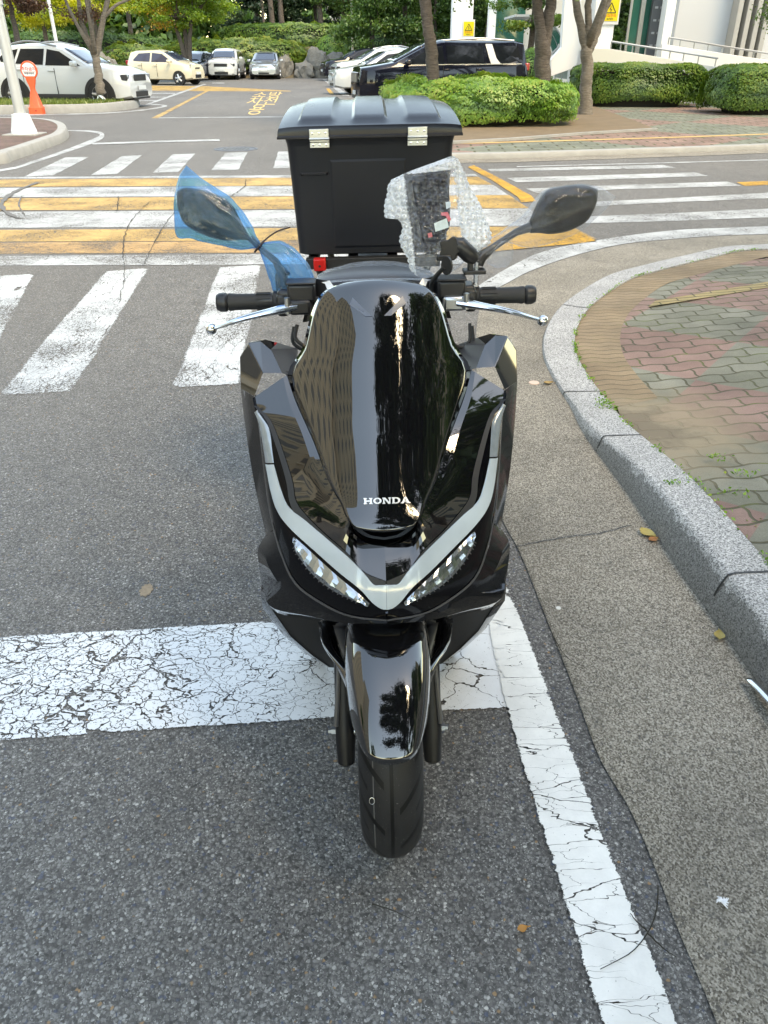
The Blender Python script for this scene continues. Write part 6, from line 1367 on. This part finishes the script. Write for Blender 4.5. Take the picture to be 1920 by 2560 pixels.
# far wood that reads as one mass, and pale houses beyond it
rg = np.random.default_rng(77); n = 150000
th = rg.uniform(-1.5, .95, n); xw = 88 * np.sin(th); hw_ = 5.0 + 2.6 * np.sin(xw * .23) + 1.8 * np.sin(xw * .71 + 1) + 1.0 * np.sin(xw * 1.9)
zw = 1.6 + rg.uniform(0, 1, n) ** .8 * np.maximum(1.2, hw_); yw = 88 * np.cos(th) - 3 + rg.normal(0, 1.6, n) + zw * .1
wd = leaf_mesh('treeline', np.stack([xw, yw, zw], 1), .80, LF['green'], seed=78, kind='stuff'); wd['kind'] = 'stuff'; wd['label'] = 'far band of trees closing the view'
HB = plain('pale_house_wall', (.62, .58, .50), .8, var=.05, vscale=.6); HBW = plain('house_window', (.05, .06, .07), .1)
def house(label, u0, u1, Y, z1, rows_, mat):
    x0, x1 = at(u0, Y)[0], at(u1, Y)[0]; e = empty('house', ((x0 + x1) / 2, Y, 1.5), (0, 0, 0), label, 'building'); W_ = x1 - x0
    MB().box((0, 3, z1 / 2), (W_, 6, z1)).obj('wall', mat, e)
    MB().box((0, 3, z1 + .15), (W_ + .6, 6.6, .3)).obj('roof', CONC, e)
    for r_ in range(rows_):
        for k in range(max(2, int(W_ / 2.6))): MB().box((-W_ / 2 + 1.3 + k * 2.6, -.02, 1.6 + r_ * 2.8), (1.5, .1, 1.3)).obj('window', HBW, e)
house('pale house glimpsed between pine trunks above the upper hedge', 775, 880, 96, 7.5, 2, plain('white_house', (.62, .62, .60), .8)); house('beige building behind the yellow trees at the picture edge', -40, 150, 92, 6.5, 2, HB)
# ------------------------------------------------------------------ outside the view: towers and trees mirrored in the scooter, others added to block the horizon
FAC = plain('beige_tower_render', (.42, .36, .28), .8, var=.05, vscale=.4)
def tower(label, x, y, W_, D_, floors, rot):
    e = empty('apartment_tower', (x, y, 0), (0, 0, rot), label, 'building', 'apartment towers behind the road'); H_ = floors * 2.8
    MB().box((0, 0, H_ / 2), (W_, D_, H_)).obj('wall', FAC, e); MB().box((0, 0, H_ + .6), (W_ * .4, D_ * .6, 1.2)).obj('roof', CONC, e)
    nw = int(W_ / 3.2); ng = MB(); bl = MB()
    for f in range(floors):
        for k in range(nw):
            for sy in (1, -1): ng.box((-W_ / 2 + W_ / nw * (k + .5), sy * D_ / 2, f * 2.8 + 1.6), (W_ / nw * .5, .12, 1.25)); bl.box((-W_ / 2 + W_ / nw * (k + .5), sy * (D_ / 2 + .05), f * 2.8 + .6), (W_ / nw * .72, .25, .25))
    o1 = ng.obj('window', plain('tower_window', (.13, .13, .13), .3), e, smooth=False); o1['kind'] = 'stuff'; o2 = bl.obj('balcony_rail', plain('rail_cream', (.52, .48, .40), .7), e, smooth=False); o2['kind'] = 'stuff'
tower('added tall beige tower beyond the kerb side pavement, blocking the horizon', 44, -4, 34, 11, 13, R(88)); tower('tall beige apartment tower left of the road', -44, 4, 30, 11, 14, R(84)); tower('tall beige apartment tower across the road', -46, -20, 26, 11, 21, R(-60))  # kerb side tower is added to keep the low horizon out of reflections
tree('tall dark leafy tree standing behind the photographer', (2.2, -4.4, 0), [[(0, 0, 0, .26), (.05, 0, 3, .2), (-.1, .2, 7, .12), (-.3, .6, 11, .06)]], [(.2, 0, 4.4, 2.5, 1.6, 1.3), (0, .2, 6.8, 3.0, 2.0, 1.7), (-.1, .6, 9.4, 2.7, 2.2, 1.8), (-.2, 1.0, 12.0, 2.0, 1.8, 1.7)], 'dark', 60000, .15, BK, 90, nclump=120, clump=.55, flat=.6, branches=30)
tree('tall dark leafy tree farther along the pavement behind', (6.2, -3.0, .13), [[(0, 0, 0, .22), (0, 0, 3, .18), (0, 0, 7, .1)]], [(0, 0, 5.2, 2.0, 1.8, 1.5), (0, 0, 7.6, 1.9, 1.8, 1.6), (0, 0, 9.6, 1.2, 1.2, 1.3)], 'dark', 18000, .18, BK, 91, nclump=80, clump=.6, flat=.6, branches=20)

for i, (x, y, h, lab) in enumerate(((-9, -13, 7, 'added leafy tree by the tower, nearer of the two'), (-15, -19, 8, 'added leafy tree by the tower, farther of the two'), (11, -15, 9, 'added leafy tree at the bend of the pavement behind'), (1, -26, 9, 'added leafy tree across the road behind the photographer'), (20, -8, 9, 'added leafy tree beyond the pavement on the kerb side'), (-22, -4, 7, 'added leafy tree on the far roadside, left of the scooter'), (15, 4, 8, 'added leafy tree inside the pavement beside the crossing'), (9, 0, 12, 'tall leafy tree inside the pavement abreast of the scooter'), (10, -7, 12, 'tall leafy tree on the pavement behind, beyond the dark ones'))):  # outer ring of unseen trees, added to block the low horizon in reflections
    tree(lab, (x, y, 0), [[(0, 0, 0, .2), (0, 0, h * .4, .16), (0, 0, h * .8, .07)]], [(0, 0, h * .5, 2.6, 2.6, h * .28), (0, 0, h * .8, 1.9, 1.9, h * .25)], 'green', 9000, .30, BK, 100 + i, nclump=60, clump=.8, name='leafy_tree')
# ------------------------------------------------------------------ small things on the ground
def leaf_thing(label, u, v, z, s, rot, col, curl=.25):
    p = G(u, v, z); rows = []
    for k in np.linspace(0, 1, 9):
        w_ = math.sin(math.pi * min(.97, max(.03, k)) ** .8) * .36 * s
        rows.append([(-s / 2 + s * k, w_ * y, .004 + curl * s * (abs(y) ** 2 * .5 + (k - .5) ** 2)) for y in np.linspace(-1, 1, 5)])
    o = MB().loft(rows).tube([(s / 2, 0, .004 + curl * s * .25), (s * .78, .04 * s, .004)], .0012, 5).obj('fallen_leaf', plain('dry_leaf', col, .7, var=.3, vscale=60), face_to=(0, 0, 1), angle=180)
    o.location = p; o.rotation_euler = (0, 0, rot); return setp(o, label, 'fallen leaf', 'fallen leaves in the gutter')
leaf_thing('curled pale yellow leaf at the foot of the kerb joint', 1618, 1338, .009, .065, -.9, (.40, .32, .11))
leaf_thing('small reddish brown leaf beside the curled yellow leaf', 1633, 1352, .009, .040, .4, (.35, .15, .06))
leaf_thing('single olive brown leaf lying in the gutter above the metal strip', 1797, 1592, .009, .045, 1.2, (.33, .26, .09))
leaf_thing('tiny orange leaf on the dark asphalt near the bottom', 1306, 2325, .002, .022, .3, (.45, .20, .05))
leaf_thing('little brown leaf where the gutter meets the kerb corner', 1371, 960, .009, .05, .2, (.30, .20, .08))
def twig(label, px, r, z=.004, group='twigs on the road'):
    mb = MB()
    for k, line in enumerate(px):
        P = [G(*q, z) for q in line]; P = [Vector((p.x, p.y, z + .002)) for p in P]
        q = cr([tuple(p) for p in P], 14); mb.tube([(a, b, c + .002 * abs(math.sin(i))) for i, (a, b, c) in enumerate(q)], list(np.linspace(r, r * .4, 14)), 6)
    return setp(mb.obj('twig', TW), label, 'twig', group)
twig('forked dark twig lying across the cream edge line', [[(1645, 2215), (1640, 2280), (1618, 2335), (1575, 2385), (1500, 2425)], [(1618, 2335), (1660, 2375), (1690, 2395)], [(1618, 2330), (1590, 2305), (1575, 2285)]], .0017, .010)
twig('thin dark stalk on the gutter beside the scooter', [[(1366, 1555), (1392, 1610), (1420, 1648), (1462, 1670)]], .0014, .012)
twig('short straight twig on the asphalt left of the wheel', [[(930, 2262), (980, 2278), (1028, 2300)]], .0014, .003)
# curved steel strip end at the picture edge
p0, p1, p2 = G(1878, 1700, .03), G(1905, 1728, .04), G(1960, 1790, .05)
mb = MB(); rows = []
for p in cr([tuple(p0), tuple(p1), tuple(p2), tuple(G(2060, 1900, .05))], 16): rows.append([Vector(p) + Vector((dx, dx * -.4, .006 * (1 - (dx / .016) ** 2))) for dx in np.linspace(-.016, .016, 7)])
setp(mb.loft(rows).obj('steel_strip', M['chrome'], face_to=(0, 0, 1), angle=180, solid=.004), 'polished curved steel strip end lying by the kerb at the picture edge', 'metal strip')
p = G(1806, 2254, .012); rg = np.random.default_rng(3); mb = MB()
for k in range(16):
    a = rg.uniform(0, 6.28); l = rg.uniform(.006, .016); mb.tube([p, p + Vector((l * .5 * math.cos(a), l * .5 * math.sin(a), .004)), p + Vector((l * math.cos(a + .4), l * math.sin(a + .4), .001))], [.003, .002, .0008], 5)
setp(mb.obj('cotton_fluff', plain('white_fluff', (.7, .72, .75), .9)), 'tuft of white fluff on the concrete gutter', 'fluff')
for q, r_, c, lab in (((1335, 957), .028, (.55, .40, .33), 'flat pale pink disc of dried gum on the gutter'), ((1396, 1521), .008, (.6, .6, .58), 'tiny white pebble on the gutter near the twig')):
    a = G(*q, .009); o = MB().lathe([(0, r_), (.003, r_ * .9), (.004, 0)], axis='Z', n=18).obj('pebble' if r_ < .02 else 'gum_spot', plain('gum', c, .8)); o.location = a; setp(o, lab, 'pebble' if r_ < .02 else 'gum')
# rust coloured smear, skid arcs and long cracks in the crossing
def crackline(px, w0, name='road_crack', mat=None, z=.0115, wig=.005):
    P = [G(*q) for q in cr(px, 30)]; rg = np.random.default_rng(int(px[0][0])); mb = MB()
    off = [rg.normal(0, wig) for _ in P]; W_ = [w0 * rg.uniform(.4, 1.3) for _ in P]
    mb.loft([[Vector((p.x + o_ - w_, p.y, z)), Vector((p.x + o_ + w_, p.y, z))] for p, o_, w_ in zip(P, off, W_)]); struct(mb.obj(name, mat or plain('crack_dark', (.05, .045, .04), .9), smooth=False, face_to=(0, 0, 1)))
crackline([(375, 506), (335, 545), (312, 590), (308, 640)], .0045); crackline([(440, 528), (405, 575), (372, 640), (358, 665)], .0045); crackline([(308, 640), (312, 690), (300, 760)], .003)
crackline([(295, 492), (297, 500), (292, 530)], .005); crackline([(615, 450), (610, 470), (580, 490), (560, 505)], .006)
sk = plain('tyre_mark', (.12, .115, .11), .8)
crackline([(95, 458), (40, 480), (8, 505), (8, 525), (40, 545), (75, 548)], .035, 'tyre_mark', sk, wig=.0); crackline([(55, 492), (48, 515), (62, 540)], .010, 'tyre_mark', sk, wig=.0)
p = G(366, 1477); sp = [Vector((p.x + .022 * r_ * math.cos(a), p.y + .036 * r_ * math.sin(a), .003)) for a, r_ in zip(np.linspace(0, 6.28, 40, endpoint=False), np.random.default_rng(4).uniform(.7, 1.05, 40))]
struct(mk('clay_smear', sp, [tuple(range(40))], plain('clay', (.30, .22, .15), .9, var=.4, vscale=60), smooth=False, face_to=(0, 0, 1)))
# weeds in the joint behind the kerb
rg = np.random.default_rng(9)
band_ = [p for p in inner if p.y < 7.5]
pts_ = []
for i in range(len(band_) - 1):
    for k in range(14 if rg.uniform() < .35 else 2):
        q = band_[i].lerp(band_[i + 1], rg.uniform()); pts_.append((q.x + rg.normal(0, .008), q.y + rg.normal(0, .008), kh(q) + rg.uniform(0, .012)))
gq = G(1507, 1010, .05)
for k in range(60): a = rg.normal(0, .022, 2); pts_.append((gq.x + a[0], gq.y + a[1], kh(gq) + rg.uniform(.0, .03)))
for c in ((1800, 1150), (1860, 1190), (1700, 1215), (1905, 1320), (1835, 1235)):
    gq = G(*c, .12)
    for k in range(26): a = rg.normal(0, .03, 2); pts_.append((gq.x + a[0], gq.y + a[1] * .6, .13 + rg.uniform(-.005, .012)))
wd_ = leaf_mesh('weeds', np.array(pts_), .016, LF['hedge'], seed=4, nb=np.tile([0, 0, .4], (len(pts_), 1))); wd_['kind'] = 'stuff'; wd_['label'] = 'small weeds growing in the pavement joints behind the kerb'
